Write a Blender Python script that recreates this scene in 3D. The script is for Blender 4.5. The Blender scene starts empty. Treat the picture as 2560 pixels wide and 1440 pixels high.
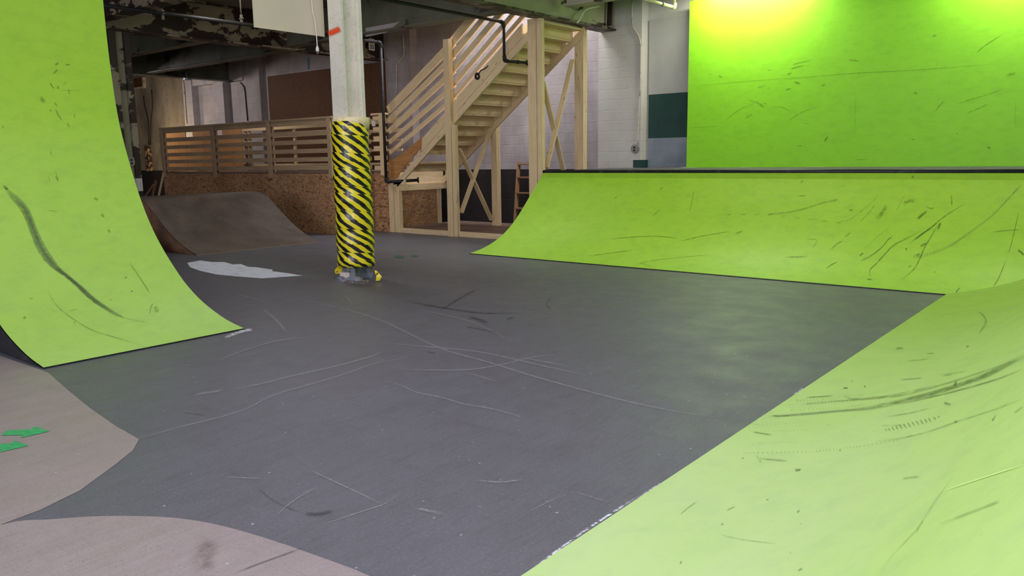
import bpy, math, random
from mathutils import Vector, Matrix
random.seed(7)
C = bpy.context.scene.collection
sc = bpy.context.scene
# ------------------------------------------------------------------ camera
F = 1983.65
EYE = Vector((0, 0, 1.52))
CR = Vector((0.77566837, 0.63096824, -0.01475328))
CU = Vector((-0.09100299, 0.13494291, 0.98666553))
CF = Vector((-0.62454547, 0.76398265, -0.16209095))
cd = bpy.data.cameras.new('camera'); cam = bpy.data.objects.new('camera', cd); C.objects.link(cam)
cd.sensor_width = 36; cd.lens = F / 2560 * 36; cd.clip_start = 0.02; cd.clip_end = 200
cam.matrix_world = Matrix(((CR.x, CU.x, -CF.x, EYE.x), (CR.y, CU.y, -CF.y, EYE.y), (CR.z, CU.z, -CF.z, EYE.z), (0, 0, 0, 1)))
sc.camera = cam
def ray(x, y): return CR * ((x - 1280) / F) - CU * ((y - 720) / F) + CF
def atz(x, y, z=0.0): d = ray(x, y); return EYE + d * ((z - EYE.z) / d.z)
def aty(x, y, Y): d = ray(x, y); return EYE + d * (Y / d.y)
def atx(x, y, X): d = ray(x, y); return EYE + d * (X / d.x)

# ------------------------------------------------------------------ mesh builder
class MB:
    def __init__(s): s.v = []; s.f = []; s.m = []; s.uv = []; s.sm = []
    def face(s, pts, m=0, uv=None, smooth=False):
        b = len(s.v); s.v += [Vector(p) for p in pts]; s.f.append(list(range(b, b + len(pts)))); s.m.append(m)
        s.uv.append(uv or [(0, 0)] * len(pts)); s.sm.append(smooth)
    def box(s, x0, x1, y0, y1, z0, z1, m=0):
        L = [(x1 - x0, 0), (y1 - y0, 1), (z1 - z0, 2)]; ax = max(L)[1]
        c0 = (x0, y0, z0); c1 = (x1, y1, z1); o = random.random() * 20
        def P(i, j, k): return Vector((c1[0] if i else c0[0], c1[1] if j else c0[1], c1[2] if k else c0[2]))
        for q in (((0,0,0),(0,1,0),(1,1,0),(1,0,0)), ((0,0,1),(1,0,1),(1,1,1),(0,1,1)), ((0,0,0),(1,0,0),(1,0,1),(0,0,1)),
                  ((1,0,0),(1,1,0),(1,1,1),(1,0,1)), ((1,1,0),(0,1,0),(0,1,1),(1,1,1)), ((0,1,0),(0,0,0),(0,0,1),(0,1,1))):
            pts = [P(*c) for c in q]; uv = []
            for p in pts:
                r = [p[i] for i in range(3) if i != ax]; uv.append((p[ax] + o, r[0] + r[1] + o))
            s.face(pts, m, uv)
    def beam(s, p0, p1, w, h, up=(0, 0, 1), m=0, cut0=None, cut1=None):
        # board from p0 to p1; w = horizontal thickness, h = height; cut = axis index with vertical end cut
        p0 = Vector(p0); p1 = Vector(p1); d = (p1 - p0); L = d.length; d.normalize()
        side = d.cross(Vector(up)).normalized(); u = side.cross(d).normalized(); o = random.random() * 20
        if cut0 == 'v': u = Vector((0, 0, 1)) / max(.2, abs(u.z))
        def P(a, i, j): return (p0 if a == 0 else p1) + side * (w / 2 * i) + u * (h / 2 * j)
        for q in ((0, 1, 2, 3), ):
            pass
        cs = [(-1, -1), (1, -1), (1, 1), (-1, 1)]
        for k in range(4):
            a, b = cs[k], cs[(k + 1) % 4]
            s.face([P(0, *a), P(0, *b), P(1, *b), P(1, *a)], m, [(o, k * .3 + o), (o, k * .3 + o + .1), (o + L, k * .3 + o + .1), (o + L, k * .3 + o)])
        s.face([P(0, *c) for c in reversed(cs)], m, [(o, o), (o + .02, o + .1), (o, o + .2), (o, o)])
        s.face([P(1, *c) for c in cs], m, [(o, o), (o + .02, o + .1), (o, o + .2), (o, o)])
    def prism(s, pts, vec, m=0, mcap=None):
        pts = [Vector(p) for p in pts]; v = Vector(vec); n = len(pts); mcap = m if mcap is None else mcap
        s.face(list(reversed(pts)), mcap, [(p.x + p.y, p.z) for p in reversed(pts)]); s.face([p + v for p in pts], mcap, [(p.x + p.y, p.z) for p in pts])
        for i in range(n):
            a, b = pts[i], pts[(i + 1) % n]; s.face([a, b, b + v, a + v], m, [(0, 0), ((b - a).length, 0), ((b - a).length, v.length), (0, v.length)])
    def tube(s, pts, r, n=10, m=0, caps=True):
        pts = [Vector(p) for p in pts]; rings = []; ref = None
        for i, p in enumerate(pts):
            d = ((pts[min(i + 1, len(pts) - 1)] - pts[max(i - 1, 0)])).normalized()
            if ref is None: ref = d.cross(Vector((0.31, 0.17, 0.93))).normalized()
            ref = (ref - d * ref.dot(d)).normalized(); q = d.cross(ref)
            rr = r[i] if isinstance(r, (list, tuple)) else r
            rings.append([p + (ref * math.cos(2 * math.pi * k / n) + q * math.sin(2 * math.pi * k / n)) * rr for k in range(n)])
        for i in range(len(rings) - 1):
            for k in range(n):
                s.face([rings[i][k], rings[i][(k + 1) % n], rings[i + 1][(k + 1) % n], rings[i + 1][k]], m, smooth=True)
        if caps: s.face(list(reversed(rings[0])), m); s.face(rings[-1], m)
    def lathe(s, cx, cy, prof, n=24, m=0, a0=0.0, smooth=True):
        R = [[Vector((cx + r * math.cos(a0 + 2 * math.pi * k / n), cy + r * math.sin(a0 + 2 * math.pi * k / n), z)) for k in range(n)] for r, z in prof]
        for i in range(len(R) - 1):
            for k in range(n):
                k2 = (k + 1) % n
                s.face([R[i][k], R[i][k2], R[i + 1][k2], R[i + 1][k]], m, [(k / n, prof[i][1]), ((k + 1) / n, prof[i][1]), ((k + 1) / n, prof[i + 1][1]), (k / n, prof[i + 1][1])], smooth)
        s.face(list(reversed(R[0])), m); s.face(R[-1], m)
    def build(s, name, mats, root=None, loc=None, weld=True):
        me = bpy.data.meshes.new(name); base = Vector((0, 0, 0))
        if root is not None: base = root['_w'] if False else Vector(ROOTW[root.name])
        if loc is not None: base = Vector(loc)
        me.from_pydata([tuple(p - base) for p in s.v], [], s.f)
        for mm in (mats if isinstance(mats, (list, tuple)) else [mats]): me.materials.append(mm)
        ul = me.uv_layers.new(name='UVMap'); k = 0
        for i, poly in enumerate(me.polygons):
            poly.material_index = s.m[i]; poly.use_smooth = s.sm[i]
            for j in range(len(s.f[i])): ul.data[poly.loop_start + j].uv = s.uv[i][j]
        if weld and any(s.sm):
            import bmesh
            bm = bmesh.new(); bm.from_mesh(me); bmesh.ops.remove_doubles(bm, verts=bm.verts, dist=1e-5); bm.to_mesh(me); bm.free()
        me.update()
        o = bpy.data.objects.new(name, me); C.objects.link(o)
        if root is not None: o.parent = root; ROOTW[o.name] = tuple(base)
        else: o.location = base; ROOTW[o.name] = tuple(base)
        return o
ROOTW = {}
def tag(o, label=None, cat=None, group=None, kind=None):
    if label: o['label'] = label
    if cat: o['category'] = cat
    if group: o['group'] = group
    if kind: o['kind'] = kind
    return o
def thing(name, loc, label, cat, group=None):
    o = bpy.data.objects.new(name, None); C.objects.link(o); o.location = loc; o.empty_display_size = .1
    ROOTW[o.name] = tuple(loc); return tag(o, label, cat, group)

# ------------------------------------------------------------------ materials
def srgb(r, g, b):
    f = lambda c: (c / 255 / 12.92) if c / 255 <= .04045 else ((c / 255 + .055) / 1.055) ** 2.4
    return (f(r), f(g), f(b), 1)
class NT:
    def __init__(s, name):
        s.mat = bpy.data.materials.new(name); s.mat.use_nodes = True; s.t = s.mat.node_tree; s.t.nodes.clear()
        s.out = s.n('ShaderNodeOutputMaterial'); s.bs = s.n('ShaderNodeBsdfPrincipled'); s.l(s.bs.outputs[0], s.out.inputs[0])
    def n(s, t): return s.t.nodes.new(t)
    def l(s, a, b): s.t.links.new(a, b)
    def set(s, sock, v):
        if hasattr(v, 'is_output'): s.l(v, sock)
        else: sock.default_value = v
    def math(s, op, a, b=0.0, c=0.0, clamp=False):
        m = s.n('ShaderNodeMath'); m.operation = op; m.use_clamp = clamp
        s.set(m.inputs[0], a); s.set(m.inputs[1], b); s.set(m.inputs[2], c); return m.outputs[0]
    def coord(s, kind='Object', scale=(1, 1, 1), rot=(0, 0, 0)):
        tc = s.n('ShaderNodeTexCoord'); mp = s.n('ShaderNodeMapping'); s.l(tc.outputs[kind], mp.inputs[0])
        mp.inputs['Scale'].default_value = scale; mp.inputs['Rotation'].default_value = rot; return mp.outputs[0]
    def noise(s, vec, scale, detail=4, rough=.55, dist=0):
        n = s.n('ShaderNodeTexNoise'); s.l(vec, n.inputs['Vector']); n.inputs['Scale'].default_value = scale
        n.inputs['Detail'].default_value = detail; n.inputs['Roughness'].default_value = rough; n.inputs['Distortion'].default_value = dist
        return n.outputs[0]
    def ramp(s, fac, lo, hi, a=0.0, b=1.0):
        m = s.n('ShaderNodeMapRange'); s.set(m.inputs[0], fac); m.inputs[1].default_value = lo; m.inputs[2].default_value = hi
        m.inputs[3].default_value = a; m.inputs[4].default_value = b; m.clamp = True; return m.outputs[0]
    def mix(s, fac, a, b):
        m = s.n('ShaderNodeMix'); m.data_type = 'RGBA'; s.set(m.inputs[0], fac); s.set(m.inputs[6], a); s.set(m.inputs[7], b); return m.outputs[2]
    def bump(s, h, strength=.3, dist=.01):
        b = s.n('ShaderNodeBump'); s.l(h, b.inputs['Height']); b.inputs['Strength'].default_value = strength; b.inputs['Distance'].default_value = dist
        s.l(b.outputs[0], s.bs.inputs['Normal'])
    def fin(s, col, rough=.6, spec=.5, metal=0):
        s.set(s.bs.inputs['Base Color'], col); s.set(s.bs.inputs['Roughness'], rough); s.bs.inputs['Specular IOR Level'].default_value = spec
        s.bs.inputs['Metallic'].default_value = metal; return s.mat
def mat(name, base, layers=(), rough=.6, spec=.4, metal=0, bump=None, kind='Object'):
    # layers: (colour, scale, lo, hi, stretch)
    t = NT(name); c = base
    for col, sc_, lo, hi, st in layers:
        nz = t.noise(t.coord(kind, st), sc_); c = t.mix(t.ramp(nz, lo, hi), c, col)
    if bump: t.bump(t.noise(t.coord(kind), bump[0], 6), bump[1], bump[2])
    return t.fin(c, rough, spec, metal)
S1 = (1, 1, 1)
def green(name, b=(0.38, 0.72, 0.036, 1), light_veil=0, fade=None):
    t = NT(name)
    c = t.mix(t.ramp(t.noise(t.coord('Object', S1), 1.3, 5), .35, .75, 0, .45), b, (b[0] * 1.18, b[1] * 1.08, b[2] * 1.7, 1))
    c = t.mix(t.ramp(t.noise(t.coord('Object', (1, 1, 2.2), (.5, .4, .5)), 5, 8, .72), .46, .78, 0, .6), c, (b[0] * .66, b[1] * .74, b[2] * 1.1, 1))
    c = t.mix(t.ramp(t.noise(t.coord('Object', (3, 3, .6), (.4, .2, 0)), 5, 6, .7), .56, .8, 0, .35), c, (b[0] * 1.3, b[1] * 1.1, b[2] * 3, 1))
    c = t.mix(t.ramp(t.noise(t.coord('Object', S1), 38, 3, .7), .66, .74, 0, .35), c, (0.14, 0.3, 0.03, 1))
    if light_veil:   # pale veil of light mixed into the colour where the sheet is flatter
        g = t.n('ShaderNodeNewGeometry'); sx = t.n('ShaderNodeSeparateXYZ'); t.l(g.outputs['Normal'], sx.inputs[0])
        f = t.math('MULTIPLY', t.ramp(sx.outputs[2], .25, 1.0, 0, light_veil), t.ramp(t.noise(t.coord('Object', (1, .4, 1)), 1.6, 5), .25, .7, .75, 1.1))
        if fade:   # the painted veil is strongest at the end nearest the camera
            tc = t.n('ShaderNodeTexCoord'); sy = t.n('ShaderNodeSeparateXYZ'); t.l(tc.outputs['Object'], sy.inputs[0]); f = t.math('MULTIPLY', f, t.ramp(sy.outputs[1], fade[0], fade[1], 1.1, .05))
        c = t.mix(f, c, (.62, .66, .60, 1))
    t.bump(t.noise(t.coord('Object'), 60, 4), .12, .004)
    return t.fin(c, .54, .42)
MG = green('green_ramp_paint')
MGV = green('light_veil_green_ramp_paint', b=(0.34, 0.59, 0.04, 1), light_veil=.40, fade=(-2.6, 4.6))  # right ramp: green with the pale light veil painted in
MGL = green('light_veil_green_left_ramp_paint', b=(0.33, 0.61, 0.03, 1), light_veil=.18)  # left ramp: weaker painted light veil
MGW = green('green_panel_paint', (0.275, 0.73, 0.014, 1))
MBLK = mat('black_edge_paint', srgb(22, 25, 30), [(srgb(52, 55, 58), 9, .55, .75, S1)], .55)
def floor_mat(name, base, lo, hi, streak):
    t = NT(name)
    c = t.mix(t.ramp(t.noise(t.coord('Object'), .55, 4), .3, .7, 0, 1), lo, hi)
    c = t.mix(t.ramp(t.noise(t.coord('Object', (1, .22, 1), (0, 0, .75)), 9, 6, .65), .42, .75, 0, .55), c, streak)
    c = t.mix(t.ramp(t.noise(t.coord('Object', (.25, 1, 1), (0, 0, .35)), 7, 6, .7), .56, .8, 0, .5), c, base)
    v = t.n('ShaderNodeTexVoronoi'); t.l(t.coord('Object', (1, 1, 1)), v.inputs['Vector']); v.inputs['Scale'].default_value = 11
    sp = t.ramp(v.outputs['Distance'], .045, .075, 1, 0)
    sel = t.ramp(t.noise(t.coord('Object'), 4, 3), .5, .56)
    c = t.mix(t.math('MULTIPLY', t.math('MULTIPLY', sp, sel), .75), c, srgb(190, 190, 195))
    c = t.mix(t.ramp(t.noise(t.coord('Object'), 70, 4, .8), .53, .75, 0, .42), c, srgb(150, 150, 154))
    c = t.mix(t.ramp(t.noise(t.coord('Object', (3, .35, 1), (0, 0, .95)), 14, 6, .75), .5, .76, 0, .6), c, base)
    c = t.mix(t.ramp(t.noise(t.coord('Object', (.4, 4, 1), (0, 0, .5)), 16, 6, .75), .52, .75, 0, .5), c, streak)
    c = t.mix(t.ramp(t.noise(t.coord('Object'), 110, 2, .6), .56, .72, 0, .35), c, srgb(40, 40, 42))
    t.bump(t.noise(t.coord('Object'), 90, 5), .15, .004)
    r = t.ramp(t.noise(t.coord('Object'), 3, 5), .3, .7, .46, .6)
    return t.fin(c, r, 1.0)
MFL = floor_mat('dark_skate_floor', srgb(50, 50, 53), srgb(78, 78, 87), srgb(86, 86, 95), srgb(72, 71, 76))
MTP = floor_mat('taupe_floor_paint', srgb(118, 106, 102), srgb(138, 126, 124), srgb(144, 133, 132), srgb(126, 114, 111))
MARW = mat('green_arrow_paint', srgb(46, 150, 84), [(srgb(70, 165, 105), 30, .4, .7, S1)], .6)
MPATCH = mat('pale_worn_patch', srgb(224, 230, 242), [(srgb(186, 192, 204), 8, .5, .75, S1)], .6)
def decal(name, col, dens=1.0, scale=18, lo=.35, hi=.6, soft=True):
    t = NT(name); uv = t.n('ShaderNodeTexCoord'); sx = t.n('ShaderNodeSeparateXYZ'); t.l(uv.outputs['UV'], sx.inputs[0])
    a = t.ramp(t.noise(t.coord('Object'), scale, 5, .65), lo, hi)
    if soft:
        e = t.math('ABSOLUTE', t.math('SUBTRACT', t.math('MULTIPLY', sx.outputs[0], 2), 1)); a = t.math('MULTIPLY', a, t.ramp(e, .25, 1, 1, 0))
        a = t.math('MULTIPLY', a, t.ramp(t.math('ABSOLUTE', t.math('SUBTRACT', t.math('MULTIPLY', sx.outputs[1], 2), 1)), .55, 1, 1, 0))
    a = t.math('MULTIPLY', a, dens)
    t.l(a, t.bs.inputs['Alpha']); return t.fin(col, .6, .3)
DSC = decal('rubber_scuff', srgb(62, 78, 40), .46, 14, .25, .5)
DSF = decal('faint_scuff', srgb(80, 106, 44), .34, 20, .3, .55)
DSK = decal('grey_skid', srgb(98, 114, 92), .42, 20, .2, .45)
DLT = decal('pale_scratch', srgb(164, 162, 162), .5, 45, .3, .6)
DLG = decal('pale_green_scratch', srgb(215, 240, 150), .8, 30, .2, .4)
DDK = decal('dark_floor_mark', srgb(44, 44, 46), .38, 14, .3, .55)
DWH = decal('white_chips', srgb(215, 220, 228), .95, 40, .4, .55)
DOR = decal('orange_spray', srgb(238, 78, 32), 1.0, 6, .0, .1)
DRD = decal('reddish_stain', srgb(112, 88, 86), .35, 14, .35, .6)
def wood(name, a, b, kn, grain=1.0, rough=.6):
    t = NT(name); uv = t.coord('UV', (1, 14, 1)); n = t.noise(uv, 2.2 * grain, 5, .6, .6)
    c = t.mix(t.ramp(n, .3, .7), a, b)
    n2 = t.noise(t.coord('UV', (2, 90, 1)), 3, 3); c = t.mix(t.ramp(n2, .5, .8, 0, .35), c, kn)
    v = t.n('ShaderNodeTexVoronoi'); t.l(t.coord('UV', (2.6, 9, 1)), v.inputs['Vector']); v.inputs['Scale'].default_value = 1.0
    c = t.mix(t.ramp(v.outputs['Distance'], .05, .13, .85, 0), c, kn)
    c = t.mix(t.ramp(t.noise(t.coord('Object'), 2.2, 3), .4, .7, 0, .4), c, b)
    return t.fin(c, rough, .25)
MPI = wood('pine_lumber', srgb(238, 216, 176), srgb(214, 186, 144), srgb(120, 90, 60))
MPG = wood('weathered_pine_rail', srgb(188, 162, 130), srgb(162, 136, 108), srgb(88, 70, 54))
MLD = wood('ladder_wood', srgb(158, 122, 90), srgb(132, 98, 70), srgb(80, 56, 38))
MPLY = wood('orange_plywood', srgb(196, 146, 92), srgb(168, 116, 66), srgb(120, 78, 44), .5)
def osb(name, c1, c2, c3, sc_=1.0):
    t = NT(name); v = t.coord('Object', (26 * sc_, 26 * sc_, 60 * sc_), (.2, .5, .3)); d = t.n('ShaderNodeTexNoise'); t.l(t.coord('Object'), d.inputs[0]); d.inputs['Scale'].default_value = 14
    vm = t.n('ShaderNodeVectorMath'); vm.operation = 'MULTIPLY_ADD'; t.l(d.outputs[1], vm.inputs[0]); vm.inputs[1].default_value = (9, 9, 9); t.l(v, vm.inputs[2])
    vo = t.n('ShaderNodeTexVoronoi'); t.l(vm.outputs[0], vo.inputs['Vector']); vo.inputs['Scale'].default_value = .45
    s = t.n('ShaderNodeSeparateColor'); t.l(vo.outputs['Color'], s.inputs[0])
    c = t.mix(s.outputs[0], c1, c2); c = t.mix(t.ramp(s.outputs[1], .72, .95, 0, .8), c, c3)
    c = t.mix(t.ramp(t.noise(t.coord('Object'), 1.2, 3), .35, .7, 0, .35), c, c2)
    return t.fin(c, .65, .25)
MOSB = osb('strand_board', srgb(196, 156, 116), srgb(150, 110, 78), srgb(74, 52, 38), 1.7)
MPB = osb('brown_particle_board', srgb(104, 66, 36), srgb(86, 54, 30), srgb(60, 38, 24), 2.5)
MBR = mat('worn_brown_ramp_sheet', srgb(104, 92, 84), [(srgb(82, 70, 64), 2.2, .35, .7, S1), (srgb(128, 108, 98), 1.0, .55, .75, S1), (srgb(60, 50, 46), 16, .62, .75, S1)], .55)
MBS = mat('brown_ramp_side', srgb(128, 96, 70), [(srgb(84, 62, 48), 3, .4, .7, S1)], .7)
MSF = mat('subfloor_sheet', srgb(122, 98, 84), [(srgb(98, 78, 68), 3, .35, .7, S1)], .7)
def peel(name, paint, paint2, rust, lo, hi, sc_=2.2):
    t = NT(name); c = t.mix(t.ramp(t.noise(t.coord('Object'), 1.5, 4), .35, .65), paint, paint2)
    c = t.mix(t.ramp(t.noise(t.coord('Object'), 14, 4, .7), .55, .8, 0, .4), c, srgb(92, 90, 72))
    n = t.noise(t.coord('Object', (1, .55, 1)), sc_, 8, .62, .4); f = t.ramp(n, lo, hi); c = t.mix(f, c, rust)
    c = t.mix(t.ramp(t.noise(t.coord('Object'), 55, 3), .66, .72, 0, .8), c, rust)
    t.bump(n, .3, .02); return t.fin(c, .55, .35)
MST = peel('pale_green_beam_paint', srgb(184, 180, 156), srgb(166, 164, 138), srgb(70, 56, 42), .60, .63)
MSR = peel('rusty_flange_paint', srgb(128, 122, 104), srgb(100, 94, 80), srgb(46, 36, 30), .46, .50, 3)
MSD = peel('peeling_dark_beam_paint', srgb(150, 140, 118), srgb(128, 118, 100), srgb(44, 31, 28), .485, .50, 2.8)
MSJ = peel('grimy_joist_paint', srgb(104, 104, 88), srgb(80, 80, 66), srgb(52, 42, 36), .58, .62, 1.5)
MCO = peel('speckled_cream_column_paint', srgb(236, 232, 216), srgb(214, 211, 196), srgb(96, 86, 66), .70, .73, 4)
def colbase():
    t = NT('blue_grey_column_foot'); c = t.mix(t.ramp(t.noise(t.coord('Object'), 9, 6), .35, .65), srgb(96, 110, 128), srgb(140, 142, 148))
    c = t.mix(t.ramp(t.noise(t.coord('Object'), 16, 5), .55, .66), c, srgb(84, 66, 62)); t.bump(t.noise(t.coord('Object'), 14, 5), .8, .03); return t.fin(c, .6, .4)
MCB = colbase()
MCD = peel('dark_column_paint', srgb(146, 142, 122), srgb(126, 120, 102), srgb(46, 34, 30), .42, .45, 2.4)
def brick(name, a, b, mortar, stain, amt=.5, patch=None, bs=.3):
    t = NT(name); tc = t.n('ShaderNodeTexCoord'); s = t.n('ShaderNodeSeparateXYZ'); t.l(tc.outputs['Object'], s.inputs[0])
    cb = t.n('ShaderNodeCombineXYZ'); t.l(t.math('ADD', s.outputs[0], s.outputs[1]), cb.inputs[0]); t.l(s.outputs[2], cb.inputs[1])
    bt = t.n('ShaderNodeTexBrick'); t.l(cb.outputs[0], bt.inputs[0]); bt.inputs['Scale'].default_value = 1; bt.inputs['Brick Width'].default_value = .4
    bt.inputs['Row Height'].default_value = .2; bt.inputs['Mortar Size'].default_value = .008; bt.inputs['Mortar Smooth'].default_value = .6
    bt.inputs['Color1'].default_value = a; bt.inputs['Color2'].default_value = b; bt.inputs['Mortar'].default_value = mortar
    brk = t.ramp(t.noise(t.coord('Object'), 3.5, 4), .45, .6)
    base = t.mix(t.ramp(t.noise(t.coord('Object'), 1.1, 4), .35, .65), a, b)
    c = t.mix(t.math('MULTIPLY', brk, .5), base, bt.outputs[0])
    c = t.mix(t.ramp(t.noise(t.coord('Object', (1, 1, .35)), 1.6, 6, .65), .48, .78, 0, amt), c, stain)
    c = t.mix(t.ramp(t.noise(t.coord('Object'), 22, 4, .7), .69, .73, 0, .8), c, patch or stain)
    h = t.math('ADD', t.math('MULTIPLY', bt.outputs[1], -1), t.noise(t.coord('Object'), 40, 4)); t.bump(h, bs, .008)
    return t.fin(c, .7, .3)
MWL = brick('white_painted_block', srgb(178, 170, 171), srgb(158, 150, 153), srgb(120, 114, 114), srgb(122, 112, 112), .7, srgb(96, 88, 84))
MWB = brick('black_painted_block', srgb(44, 38, 38), srgb(36, 32, 32), srgb(30, 27, 27), srgb(66, 54, 52), .5, srgb(190, 185, 180), .5)
MWP = brick('bright_painted_block', srgb(196, 196, 190), srgb(184, 182, 174), srgb(160, 158, 152), srgb(198, 188, 168), .45, srgb(112, 108, 104))
MSC = mat('stained_plaster', srgb(160, 148, 130), [(srgb(118, 106, 94), .7, .35, .6, (1.5, 1.5, .5)), (srgb(84, 76, 68), .8, .52, .72, (1, 1, .8)), (srgb(96, 84, 72), 6, .6, .75, S1)], .75)
MCE = mat('pale_ceiling', srgb(134, 128, 118), [(srgb(86, 82, 74), 1.1, .35, .65, S1), (srgb(84, 74, 64), 4, .62, .75, S1)], .8)
MFO = mat('cream_foam', srgb(234, 222, 176), [(srgb(214, 196, 140), 12, .5, .7, S1)], .8)
MBM = mat('black_iron_pipe', srgb(30, 29, 30), [(srgb(58, 52, 48), 20, .55, .7, S1)], .6, .4)
MWH = mat('white_enamel', srgb(224, 226, 228), [(srgb(200, 202, 204), 6, .5, .7, S1)], .4)
MBK = mat('black_ink', srgb(24, 24, 28), rough=.5)
MCR = mat('cream_hung_board_paint', srgb(214, 204, 178), [(srgb(206, 200, 176), 3, .4, .7, S1)], .55)
MCW = mat('white_cord', srgb(222, 220, 205), rough=.4)
MCN = mat('painted_conduit', srgb(186, 178, 164), [(srgb(130, 118, 104), 9, .5, .7, S1)], .5)
MCY = mat('cream_conduit_pipe', srgb(226, 220, 176), [(srgb(200, 192, 150), 9, .5, .7, S1)], .4)
MDC = mat('dark_cable', srgb(40, 34, 32), rough=.5)
MDG = mat('dark_green_wall_paint', srgb(30, 66, 60), [(srgb(24, 54, 50), 3, .4, .7, S1)], .6)
MGB = mat('grey_blue_wall_paint', srgb(138, 148, 158), [(srgb(114, 124, 136), 2.2, .4, .7, S1)], .6)
MOW = mat('off_white_board_paint', srgb(178, 177, 172), [(srgb(166, 165, 160), 2, .4, .7, S1)], .6)
MSV = mat('galvanised_metal', srgb(160, 165, 175), rough=.35, metal=.6)
MPK = mat('pinkish_block', srgb(226, 214, 206), rough=.7)
MRU = mat('rubble', srgb(120, 106, 98), [(srgb(80, 70, 66), 20, .45, .6, S1)], .8)
MGR = mat('grey_outlet_metal', srgb(132, 134, 128), [(srgb(92, 92, 88), 14, .5, .7, S1)], .45, .5)
MBT = mat('blue_tape', srgb(60, 110, 140), rough=.6)
def tape():
    t = NT('hazard_tape'); tc = t.n('ShaderNodeTexCoord'); s = t.n('ShaderNodeSeparateXYZ'); t.l(tc.outputs['UV'], s.inputs[0])
    u = s.outputs[0]; v = s.outputs[1]
    cz = t.n('ShaderNodeCombineXYZ'); t.l(v, cz.inputs[0])
    wob = t.math('MULTIPLY', t.math('SUBTRACT', t.noise(cz.outputs[0], 2.3, 3), .5), 1.6)
    vv = t.math('ADD', t.math('ADD', t.math('MULTIPLY', v, 9.6), u), wob)
    band = t.math('FLOOR', vv); fr = t.math('FRACT', vv)
    wn = t.n('ShaderNodeTexWhiteNoise'); wn.noise_dimensions = '1D'; t.l(band, wn.inputs['W'])
    ph = t.math('ADD', t.math('MULTIPLY', wn.outputs[0], .42), t.math('MULTIPLY', band, .80))
    st = t.math('FRACT', t.math('ADD', t.math('ADD', t.math('MULTIPLY', u, 8), ph), t.math('MULTIPLY', fr, .92)))
    k = t.math('GREATER_THAN', st, .51)
    c = t.mix(k, (.80, .70, .02, 1), srgb(26, 25, 26))
    edge = t.ramp(fr, 0, .06, 1, 0); c = t.mix(t.math('MULTIPLY', edge, .35), c, srgb(120, 112, 40))
    nz = t.noise(t.coord('UV', (30, 60, 1)), 1.0, 4); h = t.math('ADD', t.math('MULTIPLY', fr, .35), t.math('MULTIPLY', nz, .3)); t.bump(h, .55, .012)
    return t.fin(c, .24, .6)
MTA = tape()
MTAP = mat('tape_tail', srgb(232, 212, 40), [(srgb(26, 25, 26), 9, .6, .62, S1)], .35)

# ------------------------------------------------------------------ profiles and surface hits
def crom(P, n=6):
    out = []
    for i in range(len(P) - 1):
        a = P[max(i - 1, 0)]; b = P[i]; c = P[i + 1]; d = P[min(i + 2, len(P) - 1)]
        for k in range(n):
            t = k / n
            out.append(tuple(.5 * ((2 * b[j]) + (-a[j] + c[j]) * t + (2 * a[j] - 5 * b[j] + 4 * c[j] - d[j]) * t * t + (-a[j] + 3 * b[j] - 3 * c[j] + d[j]) * t ** 3) for j in range(len(b))))
    out.append(tuple(P[-1])); return out
PB = crom([(0, .012), (.33, .065), (.66, .165), (.92, .29), (1.19, .48), (1.42, .69), (1.6, .865), (1.77, 1.03), (1.89, 1.155), (1.985, 1.265)], 4)
PL = crom([(0, .012), (.31, .065), (.68, .185), (.97, .335), (1.19, .50), (1.37, .66), (1.545, .85), (1.71, 1.09), (1.86, 1.39), (2.02, 1.8), (2.10, 2.13), (2.14, 2.5), (2.16, 2.85), (2.165, 3.2), (2.165, 3.9)], 4)
YB, XR, XL = 9.40, -1.69, -6.42
XB0 = -8.55
def hit(prof, ax, sgn, org):
    pr = [(org + sgn * d, z) for d, z in prof]
    def f(x, y, off=.003):
        d = ray(x, y); best = None
        for (a, za), (b, zb) in zip(pr, pr[1:]):
            # plane through segment, extruded along the other axis: nd*(p-a)+nz*(z-za)=0
            nd, nz = -(zb - za), (b - a)
            den = nd * d[ax] + nz * d.z
            if abs(den) < 1e-9: continue
            t = -(nd * (EYE[ax] - a) + nz * (EYE.z - za)) / den
            if t <= 0: continue
            p = EYE + d * t; q = ((p[ax] - a) * (b - a) + (p.z - za) * (zb - za)) / ((b - a) ** 2 + (zb - za) ** 2)
            if -.02 <= q <= 1.02 and (best is None or t < best[0]):
                nv = Vector((0, 0, 0)); nv[ax] = nd; nv.z = nz; nv.normalize()
                if nv.dot(d) > 0: nv = -nv
                best = (t, p + nv * off)
        return best[1] if best else None
    return f
hB = hit(PB, 1, 1, YB); hR = hit(PB, 0, 1, XR); hL = hit(PL, 0, -1, XL)
hF = lambda x, y, off=.004: atz(x, y, off)
YW = 13.58
hW = lambda x, y, off=.004: aty(x, y, YW - off)
def hBR(x, y, off=.003):
    a = hB(x, y, off); b = hR(x, y, off)
    if a is None: return b
    if b is None: return a
    return a if (a - EYE).length < (b - EYE).length else b
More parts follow.
